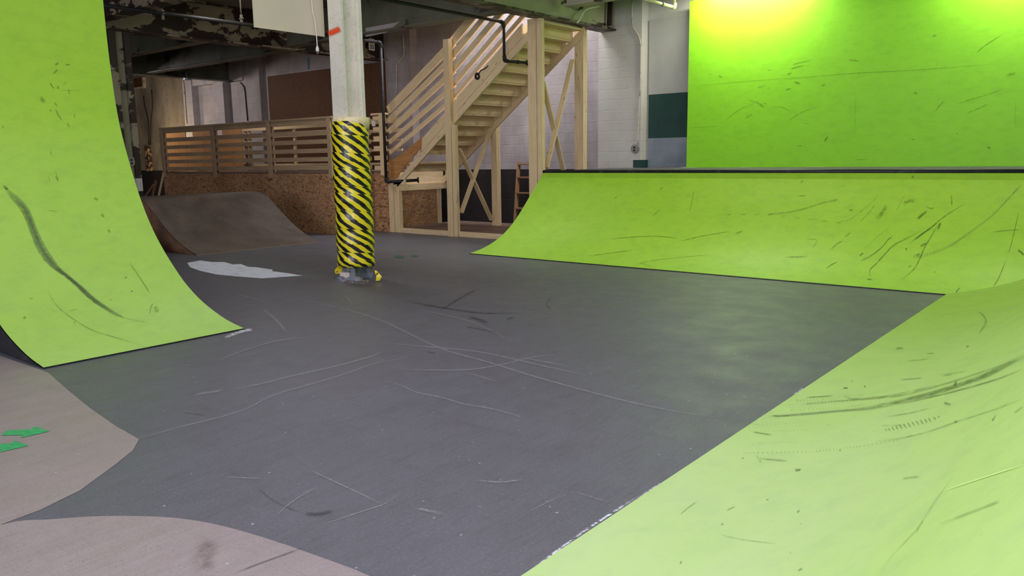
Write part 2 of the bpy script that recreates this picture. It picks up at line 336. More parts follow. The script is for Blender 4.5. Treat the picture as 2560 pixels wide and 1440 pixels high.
def strip(mb, h, pts, w, m, sm=True, step=14):
    P = [(p[0], p[1], (p[2] if len(p) > 2 else w)) for p in pts]
    if sm and len(P) > 2: P = crom(P, 5)
    Q = []
    for a, b in zip(P, P[1:]):
        n = max(1, int(math.hypot(b[0] - a[0], b[1] - a[1]) / step))
        for k in range(n): Q.append(tuple(a[j] + (b[j] - a[j]) * k / n for j in range(3)))
    Q.append(P[-1]); L = []
    for i, q in enumerate(Q):
        a = Q[max(i - 1, 0)]; b = Q[min(i + 1, len(Q) - 1)]; dx, dy = b[0] - a[0], b[1] - a[1]; l = math.hypot(dx, dy) or 1
        nx, ny = -dy / l * q[2] / 2, dx / l * q[2] / 2
        L.append((h(q[0] + nx, q[1] + ny), h(q[0] - nx, q[1] - ny)))
    n = len(L) - 1
    for i in range(n):
        a, b = L[i]; c, d = L[i + 1]
        if None in (a, b, c, d) or (a - c).length > 1.2: continue
        mb.face([a, c, d, b], m, [(0, i / n), (0, (i + 1) / n), (1, (i + 1) / n), (1, i / n)])
def bars(mb, h, pts, w, per, duty, ang, m):
    # tyre tread print: short bars crossing a path
    P = crom([(p[0], p[1], p[2] if len(p) > 2 else w) for p in pts], 8); acc = 0; 
    for a, b in zip(P, P[1:]):
        l = math.hypot(b[0] - a[0], b[1] - a[1]); acc += l
        if acc >= per:
            acc = 0; ca, sa = math.cos(ang), math.sin(ang); ww = a[2]
            strip(mb, h, [(a[0] - ca * ww / 2, a[1] - sa * ww / 2), (a[0] + ca * ww / 2, a[1] + sa * ww / 2)], per * duty, m, False)
def tr(o, s, pts): return [(o[0] + p[0] / s, o[1] + p[1] / s) + tuple(q / s for q in p[2:]) for p in pts]

# ------------------------------------------------------------------ FLOOR
XW0, XW1, YF0, YWALL = -28.6, 3.4, -7.0, 13.85
m = MB(); m.box(XW0, XW1, YF0, YWALL + .3, -.2, 0, 0)
def poly(mb, h, pts, mi, off):
    q = [h(x, y, off) for x, y in pts]; mb.face(q, mi, [(.5, .5)] * len(q))
left = [(-60, 868), (120, 931), (170, 975), (225, 1020), (290, 1065), (348, 1098), (332, 1126), (290, 1160), (200, 1226), (100, 1275), (0, 1312), (-260, 1400), (-900, 1300), (-700, 900)]
poly(m, hF, left, 1, .0015)
bot = crom([(-260, 1400), (0, 1312), (130, 1298), (260, 1290), (400, 1292), (500, 1303), (600, 1326), (700, 1357), (800, 1392), (930, 1442), (1200, 1570)], 5) + [(1100, 1900), (-300, 1900)]
poly(m, hF, bot, 1, .0022)
poly(m, hF, tr((0, 900), 2.667, [(8, 502), (45, 470), (205, 462), (235, 443), (328, 475), (135, 519), (155, 500)]), 2, .004)
poly(m, hF, tr((0, 900), 2.667, [(-110, 590), (-70, 560), (70, 556), (100, 537), (190, 571), (-10, 616), (10, 598)]), 2, .004)
for q in ([(986, 641), (994, 637), (1012, 640), (1008, 645), (992, 645)], [(1024, 640), (1032, 636), (1048, 639), (1040, 643)]): poly(m, hF, q, 5, .004)
poly(m, hF, [(468, 657), (500, 651), (530, 655), (560, 655), (583, 661), (602, 660), (620, 667), (640, 668), (682, 674), (680, 678), (720, 683), (757, 689), (700, 693), (655, 696), (590, 691), (540, 686), (500, 677), (475, 668)], 3, .003)
LT, DK, WHC, RD = 4, 6, 7, 8
for pts, w in (([(700, 738), (808, 759), (950, 800), (1100, 870), (1220, 905), (1360, 948), (1560, 1001), (1700, 1030), (1857, 1052)], 5), ([(935, 855), (1060, 866), (1200, 880), (1360, 915), (1500, 945)], 4),
    ([(970, 922), (1150, 925), (1250, 912), (1330, 893), (1410, 885)], 4), ([(655, 770), (690, 800), (718, 833)], 9), ([(545, 900), (600, 880), (680, 855), (770, 842)], 4),
    ([(300, 1110), (350, 1095), (440, 1070), (500, 1055), (560, 1040), (620, 1020), (680, 989), (760, 965), (820, 948), (882, 928), (935, 909), (997, 897), (1047, 880)], 4),
    ([(560, 975), (650, 960), (720, 942), (840, 915), (930, 890), (955, 878)], 5), ([(485, 987), (560, 975)], 8), ([(945, 950), (1000, 962), (1040, 980), (1110, 995), (1160, 1010), (1220, 1020), (1290, 1038), (1312, 1050)], 4),
    ([(686, 1294), (720, 1262), (760, 1235), (800, 1215)], 4), ([(775, 1175), (850, 1210), (960, 1262)], 5), ([(795, 1315), (900, 1280), (960, 1260), (990, 1240)], 4), ([(580, 733), (640, 748), (672, 759)], 4),
    ([(1300, 893), (1420, 915)], 4), ([(1160, 930), (1250, 955)], 3), ([(860, 740), (875, 752), (878, 766)], 5), ([(125, 1120), (130, 1150), (115, 1180)], 4), ([(1190, 1200), (1250, 1205), (1310, 1198)], 7), ([(1040, 1270), (1110, 1285)], 10),
    ([(1440, 1230), (1520, 1255)], 3), ([(1320, 1280), (1400, 1240)], 3), ([(1030, 770), (1180, 805), (1290, 860)], 3), ([(560, 1192), (660, 1196)], 4)):
    strip(m, hF, pts, w * .85, LT)
for pts, w in (([(1168, 792), (1195, 798), (1220, 807)], 10), ([(1265, 798), (1286, 792)], 5), ([(1095, 780), (1150, 745), (1195, 722)], 6), ([(760, 1284), (800, 1284), (842, 1272)], 13), ([(640, 1215), (690, 1255), (760, 1284)], 4),
    ([(580, 1436), (640, 1412), (700, 1390), (765, 1366)], 6), ([(450, 1030), (520, 1038)], 3), ([(1000, 750), (1180, 780), (1300, 782)], 6), ([(1160, 815), (1240, 830)], 4), ([(1068, 880), (1090, 882)], 5), ([(1380, 740), (1365, 760), (1378, 772)], 4)):
    strip(m, hF, pts, w, DK)
for pts, w in (([(560, 845), (605, 828), (632, 824)], 9), ([(1985, 990), (2010, 972)], 12), ([(1592, 1250), (1650, 1212)], 12), ([(1310, 1440), (1450, 1335), (1600, 1238)], 8), ([(870, 706), (920, 709)], 4), ([(2365, 742), (2240, 826)], 4)): strip(m, hF, pts, w, WHC)
for pts, w in (([(520, 1340), (500, 1440)], 70), ([(850, 712), (940, 712)], 16)): strip(m, hF, pts, w, RD)
DGL = decal('faint_green_mark', srgb(70, 110, 84), .8, 20, .3, .5, False)
tag(m.build('floor', [MFL, MTP, MARW, MPATCH, DLT, DGL, DDK, DWH, DRD]), kind='structure')

# ------------------------------------------------------------------ WALLS, CEILING
ZB = 1.265
m = MB()
def wq(x0, x1, z0, z1, mi, y=YWALL): m.face([(x0, y, z0), (x1, y, z0), (x1, y, z1), (x0, y, z1)], mi)
wq(XW0, -8.9, 0, ZB, 1); wq(-8.9, XW1, 0, ZB, 1)
wq(XW0, -24.4, ZB, 5.6, 2); wq(-24.4, -15.0, ZB, 5.6, 0); wq(-15.0, -8.8, ZB, 7.0, 0); wq(-8.8, XW1, ZB, 5.6, 3)
m.box(XW0, XW1, YWALL + .28, YWALL + .3, 0, 7, 0)
tag(m.build('wall_back', [MWL, MWB, MSC, MWP]), kind='structure')
def pil(name, x0, x1, z1, my, mt, z0=0):
    m = MB(); m.box(x0, x1, my, YWALL - .002, ZB, z1, 0); m.box(x0, x1, my, YWALL - .002, z0, ZB, 1); tag(m.build(name, [mt, MWB]), kind='structure')
pil('trim_1', -8.84, -7.87, 5.38, YW + .02, MWP)
pil('trim_2', -15.45, -14.15, 4.58, 13.62, MWL)
pil('trim_3', -22.85, -22.3, 3.895, 13.62, MWL)
pil('trim_4', -24.65, -24.1, 4.58, 13.62, MWL)
pil('trim_5', -21.3, -20.5, 4.58, 13.7, MWL)
m = MB(); m.box(-24.098, -21.302, 13.66, YWALL - .002, 3.9, 4.58, 0); tag(m.build('trim_6', MWL), kind='structure')
m = MB()
m.box(XW0 - .25, XW0, YF0, YWALL + .3, 0, 1.26, 1); m.box(XW0 - .25, XW0, YF0, YWALL + .3, 1.26, 5.6, 0); tag(m.build('wall_left', [MSC, MWB]), kind='structure')
m = MB(); m.box(XW1, XW1 + .25, YF0, YWALL + .3, 0, 5.6, 0); tag(m.build('wall_right', MWL), kind='structure')
# front wall (behind the camera) with three window openings
WIN = [(-13.5, -9.5), (-7.5, -3.5), (-1.5, 2.5)]
m = MB(); m.box(XW0, XW1, YF0 - .25, YF0, 0, 1.0, 0); m.box(XW0, XW1, YF0 - .25, YF0, 4.2, 5.6, 0)
xs = [XW0] + [v for w_ in WIN for v in w_] + [XW1]
for a, b in zip(xs[::2], xs[1::2]): m.box(a, b, YF0 - .25, YF0, 1.0, 4.2, 0)
tag(m.build('wall_front', MWL), kind='structure')
for i, (a, b) in enumerate(WIN):
    m = MB(); m.box(a, b, YF0 - .2, YF0 - .12, 1.0, 1.08); m.box(a, b, YF0 - .2, YF0 - .12, 4.12, 4.2)
    for k in range(5): x = a + (b - a - .06) * k / 4; m.box(x, x + .06, YF0 - .19, YF0 - .13, 1.08, 4.12)
    for k in range(1, 4): z = 1.08 + 3.04 * k / 4; m.box(a, b, YF0 - .18, YF0 - .14, z - .02, z + .02)
    tag(m.build('window_%d' % (i + 1), MSV), kind='structure')
m = MB()
ZC = 4.62; HX0, HX1, HY0 = -12.4, -8.80, 11.15
m.box(XW0, HX0, YF0, YWALL + .3, ZC, ZC + .2); m.box(HX0, -8.55, YF0, HY0, ZC, ZC + .2)
m.box(HX1, -8.55, HY0, YWALL + .3, ZC, ZC + .2)
m.box(HX0 - .1, HX0, HY0, YWALL, ZC + .2, 7); m.box(HX0 - .1, -8.55, HY0 - .1, HY0, ZC + .2, 7); m.box(HX1, HX1 + .1, HY0, YWALL, ZC + .2, 7); m.box(HX0 - .1, HX1 + .1, HY0 - .1, YWALL + .3, 7, 7.1)
m.box(-8.55, XW1, YF0, YWALL + .3, 5.4, 5.6)
tag(m.build('ceiling', [MCE]), kind='structure')

# ------------------------------------------------------------------ STEEL BEAMS
def ibeam(mb, p0, p1, z0, z1, fw, ft=.03, wt=.03):
    (x0, y0), (x1, y1) = p0, p1
    if abs(x1 - x0) < abs(y1 - y0):
        for a, b, w in ((z0, z0 + ft, fw), (z1 - ft, z1, fw), (z0 + ft, z1 - ft, wt)): mb.box(x0 - w / 2, x0 + w / 2, y0, y1, a, b)
    else:
        for a, b, w in ((z0, z0 + ft, fw), (z1 - ft, z1, fw), (z0 + ft, z1 - ft, wt)): mb.box(x0, x1, y0 - w / 2, y0 + w / 2, a, b)
def beamthing(label, p0, p1, z0, z1, fw, mt, extra=None):
    t = thing('steel_beam', (p0[0], p0[1], z0), label, 'beam', 'steel beams and joists under the ceiling'); mb = MB(); ibeam(mb, p0, p1, z0, z1, fw)
    lo = MB(); up = MB()
    for d_, fs in ((lo, range(0, 6)), (up, range(6, 18))):
        for i in fs: d_.face([mb.v[k] for k in mb.f[i]], 0, mb.uv[i])
    lo.build('bottom_flange', extra or mt, t); up.build('web', mt, t)
    return t
XG = -8.60
b2 = beamthing('pale green painted steel beam running to the white wall above the stair top', (XG, YF0), (XG, YW + .02), 3.9, 5.4, .34, MST, MSR)
m = MB()  # end stiffener angle
m.beam((XG + .12, 13.42, 3.95), (XG + .12, 13.50, 5.0), .08, .06); m.build('stiffener_plate', MSD, b2)
m = MB()
for k in range(26): yy = 7 + k * .26; m.box(XG + .015, XG + .03, yy, yy + .025, 3.95, 3.975)
m.build('rivet_row', MSJ, b2)
b1 = beamthing('dark steel beam with peeling paint passing behind the striped column and the hung cream board', (-15.08, YF0), (-15.08, 13.62), 3.9, 4.62, .34, MSD)
b0 = beamthing('farthest dim steel beam above the left end of the wooden platform', (-22.0, YF0), (-22.0, YWALL - .02), 3.9, 4.62, .34, MSJ)
j = {}
j['a'] = beamthing('rust brown cross joist at the top of the dark left column', (-15.25, 6.55), (-8.45, 6.55), 3.93, 4.62, .26, MSD)
j['b'] = beamthing('grimy cross joist in front of the upper stair railing, joining the pale green beam', (-14.9, 10.72), (-8.78, 10.72), 3.93, 4.62, .24, MSJ)
j['c'] = beamthing('dim cross joist behind the peeling beam, nearer one of two over the platform', (-21.83, 9.05), (-15.26, 9.05), 3.93, 4.62, .24, MSJ)
j['d'] = beamthing('dim cross joist behind the peeling beam, farther one of two over the platform', (-21.83, 11.1), (-15.26, 11.1), 3.93, 4.62, .24, MSJ)
m = MB(); m.face([atz(913, 91, 4.05) + Vector((0, 0, 0))] * 3, 0) if False else None
q = [aty(914, 70, 10.695), aty(914, 92, 10.695), aty(965, 82, 10.695), aty(1001, 54, 10.695)]
m = MB(); m.prism(q, (0, .004, 0)); m.build('white_web_patch', MWL, j['b'])  # thin white patch on the near side of the joist web
# small joist meeting the right side of the pale green beam
beamthing('short pale cross joist joining the right side of the pale green beam', (-8.42, 11.95), (3.3, 11.95), 4.12, 5.4, .2, MST)
# beam clamps hanging on the peeling beam
for lab, (x, y) in (('small rusty beam clamp hanging under the peeling beam near the cream board', (604, 52)), ('small rusty beam clamp hanging under the peeling beam near the dark column', (407, 41))):
    p = atx(x, y, -12.5); m = MB(); m.box(p.x - .012, p.x + .012, p.y - .02, p.y + .02, p.z - .05, p.z + .1); m.box(p.x - .04, p.x + .04, p.y - .02, p.y + .02, p.z + .03, p.z + .045)
    m.tube([(p.x, p.y, p.z + .1), (p.x, p.y, 4.61)], .012, 6); m.v = m.v; tag(m.build('beam_clamp', MSJ, loc=(p.x, p.y, p.z)), lab, 'clamp', 'rusty beam clamps')
p = atz(467, 195, 3.9); p = Vector((-22.0 + .1, p.y, 3.9)); p = atx(467, 186, -21.95)
m = MB(); m.lathe(p.x, p.y, [(.10, p.z - .16), (.11, p.z - .15), (.11, p.z - .09), (.05, p.z - .06), (.05, p.z + .1)], 14)
m.tube([(p.x, p.y, p.z + .1), (p.x, p.y, 3.902)], .02, 8); tag(m.build('lamp_holder', MSV, loc=(p.x, p.y, p.z)), 'small grey metal lamp holder hanging under the farthest beam', 'lamp')

# ------------------------------------------------------------------ GREEN RAMPS
def ramp_sheet(mb, rows, mi=0):
    for a, b in zip(rows, rows[1:]):
        n = len(a) - 1
        for k in range(n): mb.face([a[k], a[k + 1], b[k + 1], b[k]], mi, smooth=True)
NX = 12
# back quarter pipe
t = thing('quarter_pipe', (-5, YB, 0), 'long low green quarter pipe with black coping below the big green panel', 'skate ramp', 'green quarter pipes')
m = MB(); rows = [[Vector((XB0 + (XR + d - XB0) * k / NX, YB + d, z)) for k in range(NX + 1)] for d, z in PB]; ramp_sheet(m, rows)
SC, SF, SK, LG = 1, 2, 3, 4
o4 = ((1160, 400), 1.8286); o6 = ((1960, 440), 4.2667)
def S(h, o, pts, w, mi, sm=True): strip(m, h, tr(o[0], o[1], pts), w, mi, sm)
S(hB, o4, [(655, 364), (750, 354), (850, 349), (920, 352), (980, 361)], 2.5, SC); S(hB, o4, [(988, 373), (1080, 350), (1220, 326)], 2.5, SC); S(hB, o4, [(560, 440), (680, 425), (775, 412)], 2.2, SC); S(hB, o4, [(760, 485), (900, 455), (1160, 431)], 2.5, SF)
S(hB, o4, [(800, 470), (870, 492)], 2, SF); S(hB, o4, [(690, 178), (700, 165)], 3, SC); S(hB, o4, [(895, 134), (912, 126)], 5, SF); S(hB, o4, [(1030, 240), (1045, 180), (1050, 140)], 3, SF); S(hB, o4, [(860, 260), (900, 220)], 3, SF); S(hB, o4, [(1240, 338), (1275, 324)], 6, SF)
bars(m, hB, tr(*o4, [(1395, 248), (1480, 240), (1560, 222), (1640, 196), (1715, 181)]), 10, 3.6, .6, -.8, SC)
for k in range(9): S(hB, o4, [(1200 + k * 62, 251 + (k > 3) * (k - 3) * 7), (1228 + k * 62, 249 + (k > 3) * (k - 3) * 8)], 3, SF)
bars(m, hB, tr(*o6, [(830, 900), (930, 850), (1010, 790), (1060, 745), (1100, 690), (1150, 650)]), 14, 4, .55, -.9, SC)
bars(m, hB, tr(*o6, [(1380, 860), (1500, 850), (1620, 810), (1780, 740), (1900, 660), (2040, 560), (2200, 440), (2350, 290), (2440, 190), (2530, 100)]), 12, 4, .55, 1.9, SK)
bars(m, hB, tr(*o6, [(560, 495), (680, 475), (740, 440), (830, 370), (960, 260), (1000, 200)]), 8, 4, .5, -.9, SF)
bars(m, hB, tr(*o6, [(820, 480), (900, 400), (960, 320)]), 6, 4, .5, -.9, SC); bars(m, hB, tr(*o6, [(1200, 370), (1240, 290), (1290, 200)]), 8, 4, .5, -.6, SF); bars(m, hB, tr(*o6, [(860, 780), (940, 700), (1030, 620), (1120, 560)]), 6, 4, .5, -.9, SF)
for pts, w, mi in (([(930, 1090), (915, 1010), (980, 940), (1090, 820), (1170, 740), (1300, 670), (1480, 580)], 4, SC), ([(1240, 1120), (1380, 1000), (1450, 880), (1500, 760), (1580, 630), (1650, 500)], 4, SC), ([(1340, 720), (1440, 640), (1560, 560), (1700, 440), (1940, 290)], 4, SC),
    ([(1390, 690), (1500, 600), (1640, 500)], 4, SC), ([(1640, 580), (1670, 490)], 8, SC), ([(2505, 385), (2480, 490), (2420, 740), (2390, 830)], 2.6, SC), ([(2365, 905), (2290, 1090), (2225, 1190)], 3.4, SC), ([(1830, 1255), (1850, 1220), (1885, 1190)], 4, SC),
    ([(800, 855), (850, 820)], 6, SC), ([(1450, 755), (1520, 715)], 6, SC), ([(1400, 845), (1450, 832)], 5, SC), ([(1320, 975), (1365, 955)], 6, SF), ([(1420, 465), (1480, 410), (1530, 375)], 9, SC), ([(980, 470), (1050, 390), (1095, 310)], 14, SF), ([(1270, 300), (1340, 265), (1395, 268)], 12, SF),
    ([(300, 775), (350, 685), (230, 675)], 2, SC), ([(640, 655), (715, 600)], 5, SF), ([(490, 800), (560, 730), (630, 690)], 5, SF), ([(450, 990), (510, 945), (575, 918)], 4, SC), ([(1790, 320), (1785, 200)], 6, SF), ([(1500, 320), (1570, 350), (1600, 335)], 5, SF), ([(2200, 600), (2360, 585), (2555, 570)], 4, SF),
    ([(2490, 790), (2530, 815), (2558, 850)], 8, SC), ([(690, 362), (735, 366)], 5, SC), ([(150, 212), (230, 212)], 3, SC), ([(0, 870), (260, 860)], 6, SF), ([(200, 40), (180, 80)], 5, SF), ([(240, -160), (250, -140)], 9, SC), ([(1360, 25), (1385, 0)], 5, SC), ([(1600, 1025), (1615, 1027)], 5, SC), ([(1300, 795), (1305, 765)], 5, SC), ([(880, 1100), (940, 1108)], 4, SC)):
    S(hB, o6, pts, w, mi)
m.build('riding_surface', [MG, DSC, DSF, DSK, DLG], t)
m = MB(); m.tube([(XB0, YB + 1.995, 1.262), (XR + 2.0, YB + 1.995, 1.262)], .034, 12); m.build('coping', MBLK, t)
m = MB(); m.face([(XB0, YB + 2.02, 1.272), (XR + 1.99, YB + 2.02, 1.272), (XR + 1.99, YW - .007, 1.29), (XB0, YW - .007, 1.29)]); m.box(XB0, XR + 1.99, YB + 2.03, YW - .007, 1.2, 1.262)
m.build('deck', mat('dark_deck_sheet', srgb(92, 92, 90), [(srgb(60, 60, 60), 5, .4, .7, S1)], .6), t)
m = MB(); pr = [Vector((XB0, YB + d, max(0, z - .015))) for d, z in PB] + [Vector((XB0, YW - .02, 1.19)), Vector((XB0, YW - .02, 0)), Vector((XB0, YB + .02, 0))]
m.prism(pr, (.018, 0, 0)); m.build('side_panel', MBLK, t)
m = MB(); m.box(XB0, XR - .004, YB - .006, YB + .012, .0005, .011); m.build('lip_edge', MBLK, t)
# right quarter pipe (near)
t = thing('quarter_pipe', (XR, 4, 0), 'green quarter pipe in the right foreground meeting the back ramp at the corner', 'skate ramp', 'green quarter pipes')
Y0R = -2.6
m = MB(); rows = [[Vector((XR + d, Y0R + (YB + d - Y0R) * k / NX, z)) for k in range(NX + 1)] for d, z in PB]; rows = [list(reversed(r)) for r in rows]; ramp_sheet(m, rows)
o7 = ((1860, 860), 3.657)
def hRR(x, y): return hR(x, y)
for off, w, mi in ((0, 14, SF), (10, 14, SF)): S(hRR, o7, [(900, 610 + off, 24), (1160, 580 + off, 40), (1400, 530 + off, 44), (1700, 455 + off, 50), (1950, 380 + off, 50), (2200, 290 + off, 56), (2400, 190 + off, 58), (2620, 80 + off, 60)], w, mi)
for pts, w, mi in (([(220, 665), (400, 655), (620, 638), (900, 612), (1200, 590)], 8, SK), ([(260, 658), (330, 662), (420, 655)], 4, SC), ([(560, 492), (700, 485), (820, 474)], 4, SC), ([(900, 470), (1000, 505), (1300, 480), (1500, 440), (1900, 350)], 6, SF), ([(1400, 560), (1700, 490), (1950, 430), (2300, 330), (2560, 230)], 5, SC),
    ([(500, 560), (800, 530), (1200, 500), (1450, 470), (1800, 380), (2200, 250), (2560, 130)], 6, SF), ([(1200, 900), (1600, 830), (1945, 715), (2300, 600), (2560, 500)], 4, SF), ([(1925, 720), (1955, 710)], 7, SC), ([(1420, 332), (1640, 312)], 4, SC), ([(900, 405), (950, 408)], 4, SC), ([(1830, 540), (1860, 550), (1895, 555)], 8, SC), ([(80, 808), (160, 820), (260, 836)], 4, SC), ([(1760, 290), (2040, 250)], 3, SF), ([(1820, 295), (1900, 280)], 3, SC), ([(1480, 160), (1700, 140)], 3, SF), ([(1380, 45), (1460, 40)], 8, SF), ([(1660, 90), (1740, 88)], 3, SC), ([(2030, 30), (2060, 20)], 5, SC), ([(110, 1050), (250, 1060), (400, 1075)], 6, SF), ([(460, 1160), (525, 1150)], 8, SF), ([(865, 975), (890, 978)], 6, SC), ([(980, 345), (1000, 346)], 4, SC), ([(760, 738), (775, 739)], 3, SC), ([(1095, 388), (1115, 395)], 5, SC), ([(1925, 390), (1945, 340)], 9, SC),
    ([(2270, 715), (2310, 650)], 4, SF), ([(140, 1077), (156, 1078)], 4, SC), ([(115, 1030), (130, 1032)], 4, SC), ([(2470, 640), (2560, 570)], 6, SF), ([(1300, 670), (1540, 630), (1700, 590)], 4, SF), ([(1240, 750), (1480, 745)], 3, SF)):
    S(hRR, o7, pts, w, mi)
bars(m, hR, tr(*o7, [(1280, 795, 20), (1400, 770, 50), (1550, 735, 55), (1700, 700, 50), (1800, 663, 12)]), 14, 9, .45, 1.0, SC)
bars(m, hR, tr(*o7, [(0, 1000), (300, 998), (600, 990), (850, 965), (1100, 935), (1400, 880), (1560, 830)]), 4.5, 4, .5, 1.2, SC)
bars(m, hR, tr(*o7, [(580, 548), (800, 530), (950, 520)]), 5, 4, .5, 1.2, SC); bars(m, hR, tr(*o7, [(430, 605), (700, 598), (900, 585), (1100, 560)]), 6, 4, .5, 1.2, SF); bars(m, hR, tr(*o7, [(100, 740), (350, 735), (600, 712)]), 4, 4, .5, 1.2, SF); bars(m, hR, tr(*o7, [(60, 800), (350, 800), (600, 790)]), 3.5, 4, .5, 1.2, SF)
bars(m, hR, tr(*o7, [(480, 520), (700, 510), (900, 490), (1100, 475)]), 9, 4, .5, 1.2, SF); bars(m, hR, tr(*o7, [(130, 912), (300, 908), (500, 905)]), 3.5, 4, .5, 1.2, SF)
o8 = ((1700, 700), 1.9465)
for pts, w, mi in (([(1290, 1027), (1480, 965), (1674, 903)], 3, LG), ([(1340, 950), (1250, 1070), (1150, 1220), (1040, 1340), (980, 1425)], 3, SF), ([(1190, 1165), (1145, 1240)], 3, SC), ([(0, 1145), (40, 1110), (86, 1078)], 2.6, SC), ([(225, 1125), (270, 1103)], 3, SC), ([(190, 1240), (300, 1265), (480, 1288)], 3, SF), ([(570, 1135), (583, 1122)], 5, SC), ([(200, 1192), (212, 1190)], 5, SC), ([(420, 1072), (432, 1070)], 4, SC), ([(585, 1190), (595, 1188)], 3, SC), ([(0, 1385), (10, 1370)], 5, SC), ([(575, 1418), (600, 1405)], 5, SC), ([(535, 1328), (542, 1330)], 3, SC), ([(1260, 1195), (1480, 1110), (1560, 1080)], 8, SF), ([(560, 930), (590, 925)], 6, SF), ([(1080, 970), (1170, 958)], 7, SF), ([(1450, 150), (1490, 200), (1450, 270)], 7, SF), ([(1520, 690), (1530, 670)], 3, SC), ([(300, 868), (312, 870)], 4, SC), ([(385, 884), (396, 885)], 3, SC), ([(1340, 60), (1360, 40)], 4, SC), ([(800, 526), (818, 527)], 4, SC)):
    S(hRR, o8, pts, w, mi)
m.build('riding_surface', [MGV, DSC, DSF, DSK, DLG], t)
m = MB(); m.tube([(XR + 1.995, Y0R, 1.262), (XR + 1.995, YB + 1.99, 1.262)], .034, 12); m.build('coping', MBLK, t)
m = MB(); m.box(XR + 2.03, XW1 - .02, Y0R, YW - .08, 1.2, 1.27); m.build('deck', MBLK, t)
m = MB(); pr = [Vector((XR + d, Y0R, max(0, z - .015))) for d, z in PB] + [Vector((XR + 2.4, Y0R, 1.19)), Vector((XR + 2.4, Y0R, 0)), Vector((XR + .02, Y0R, 0))]
m.prism(pr, (0, .018, 0)); m.build('side_panel', MBLK, t)
# left wall ramp
YL0, YL1 = 2.26, 3.96
t = thing('wall_ride_ramp', (XL, 3.1, 0), 'tall steep green ramp curving up the left edge with a long black skid mark', 'skate ramp')
m = MB(); rows = [[Vector((XL - d, YL0 + (YL1 - YL0) * k / 6, z)) for k in range(7)] for d, z in PL]; ramp_sheet(m, rows)
oL = ((0, 440), 2.7688)
base = [(30, 70), (60, 110), (120, 172), (180, 250), (228, 370), (280, 490), (338, 580), (400, 645), (480, 708), (560, 778), (640, 852), (720, 907), (800, 957), (870, 988)]
hw = [4, 14, 22, 24, 24, 28, 26, 15, 10, 13, 13, 12, 11, 5]
for k in range(6):
    u = (k - 2.5) / 2.5; pts = [(p[0] + u * hw[i] * .8, p[1] - u * hw[i] * .55) for i, p in enumerate(base)]
    S(hL, oL, pts, 4.5 if k % 2 else 3.5, SK if k % 3 else SC)
S(hL, oL, [(p[0], p[1], hw[i] * 1.9) for i, p in enumerate(base)], 8, SK)
bars(m, hL, tr(*oL, [(830, 972), (880, 990), (940, 1002), (1000, 1012)]), 7, 3, .5, 1.1, SC)
for pts, w, mi in (([(890, 590), (950, 680), (1010, 770), (1040, 820)], 5, SF), ([(1060, 880), (1045, 910), (1035, 960)], 4, SK), ([(1075, 900), (1090, 950)], 14, SF), ([(330, 790), (370, 870), (450, 950), (620, 1060), (800, 1120), (1020, 1185)], 4, SF), ([(700, 262), (722, 290)], 9, SF), ([(650, 150), (680, 170)], 8, SF), ([(745, 370), (765, 395)], 8, SF), ([(860, 710), (880, 700)], 6, SF), ([(905, 795), (918, 803)], 5, SC), ([(195, 848), (230, 850)], 5, SF), ([(335, 0), (345, 40)], 3, SF), ([(755, 865), (780, 848)], 3, SF), ([(480, 935), (540, 922)], 3, SF), ([(380, 0), (405, 42)], 4, SF), ([(160, 990), (180, 975)], 10, SF), ([(510, 1016), (520, 1018)], 5, SC), ([(330, 239), (400, 246)], 2, SC)):
    S(hL, oL, pts, w, mi)
oU = ((0, 0), 3.0)
for pts, w, mi in (([(410, 490), (440, 470)], 8, SK), ([(488, 480), (508, 487), (527, 482)], 4, SC), ([(392, 560), (412, 540), (432, 520)], 7, SF), ([(372, 620), (388, 645), (405, 668)], 4, SC), ([(300, 725), (335, 775)], 14, SF), ([(405, 765), (430, 800)], 5, SF), ([(370, 835), (388, 825)], 6, SF), ([(440, 868), (465, 905)], 6, SF), ([(505, 920), (518, 960)], 6, SF), ([(510, 665), (522, 710)], 5, SF), ([(373, 1115), (388, 1175)], 4, SC), ([(415, 1285), (437, 1360)], 4, SF), ([(440, 680), (600, 678)], 2, SF), ([(555, 850), (562, 890)], 4, SF), ([(10, 940), (30, 965)], 4, SF), ([(20, 1390), (60, 1425)], 9, SC), ([(470, 640), (500, 610)], 4, SF), ([(415, 810), (440, 880)], 7, SF), ([(430, 640), (440, 670)], 8, SF)):
    S(hL, oU, pts, w, mi)
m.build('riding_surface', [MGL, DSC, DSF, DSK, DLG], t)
for y0, y1 in ((YL0, YL0 + .02), (YL1 - .02, YL1)):
    m = MB(); pr = [Vector((XL - d - .006, y0, max(0.0005, z - .016))) for d, z in PL] + [Vector((XL - 2.3, y0, 3.88)), Vector((XL - 2.3, y0, .0005)), Vector((XL - .04, y0, .0005))]
    m.prism(pr, (0, y1 - y0, 0)); m.build('side_panel', MBLK, t)
m = MB(); m.box(XL - .02, XL + .006, YL0, YL1, .0005, .011); m.build('lip_edge', MBLK, t)
for z in (1.0, 2.0, 3.0, 3.78): m = MB(); m.box(XL - 2.29, XL - 2.2, YL0 + .021, YL1 - .021, z, z + .09); m.build('back_brace', MPI, t)

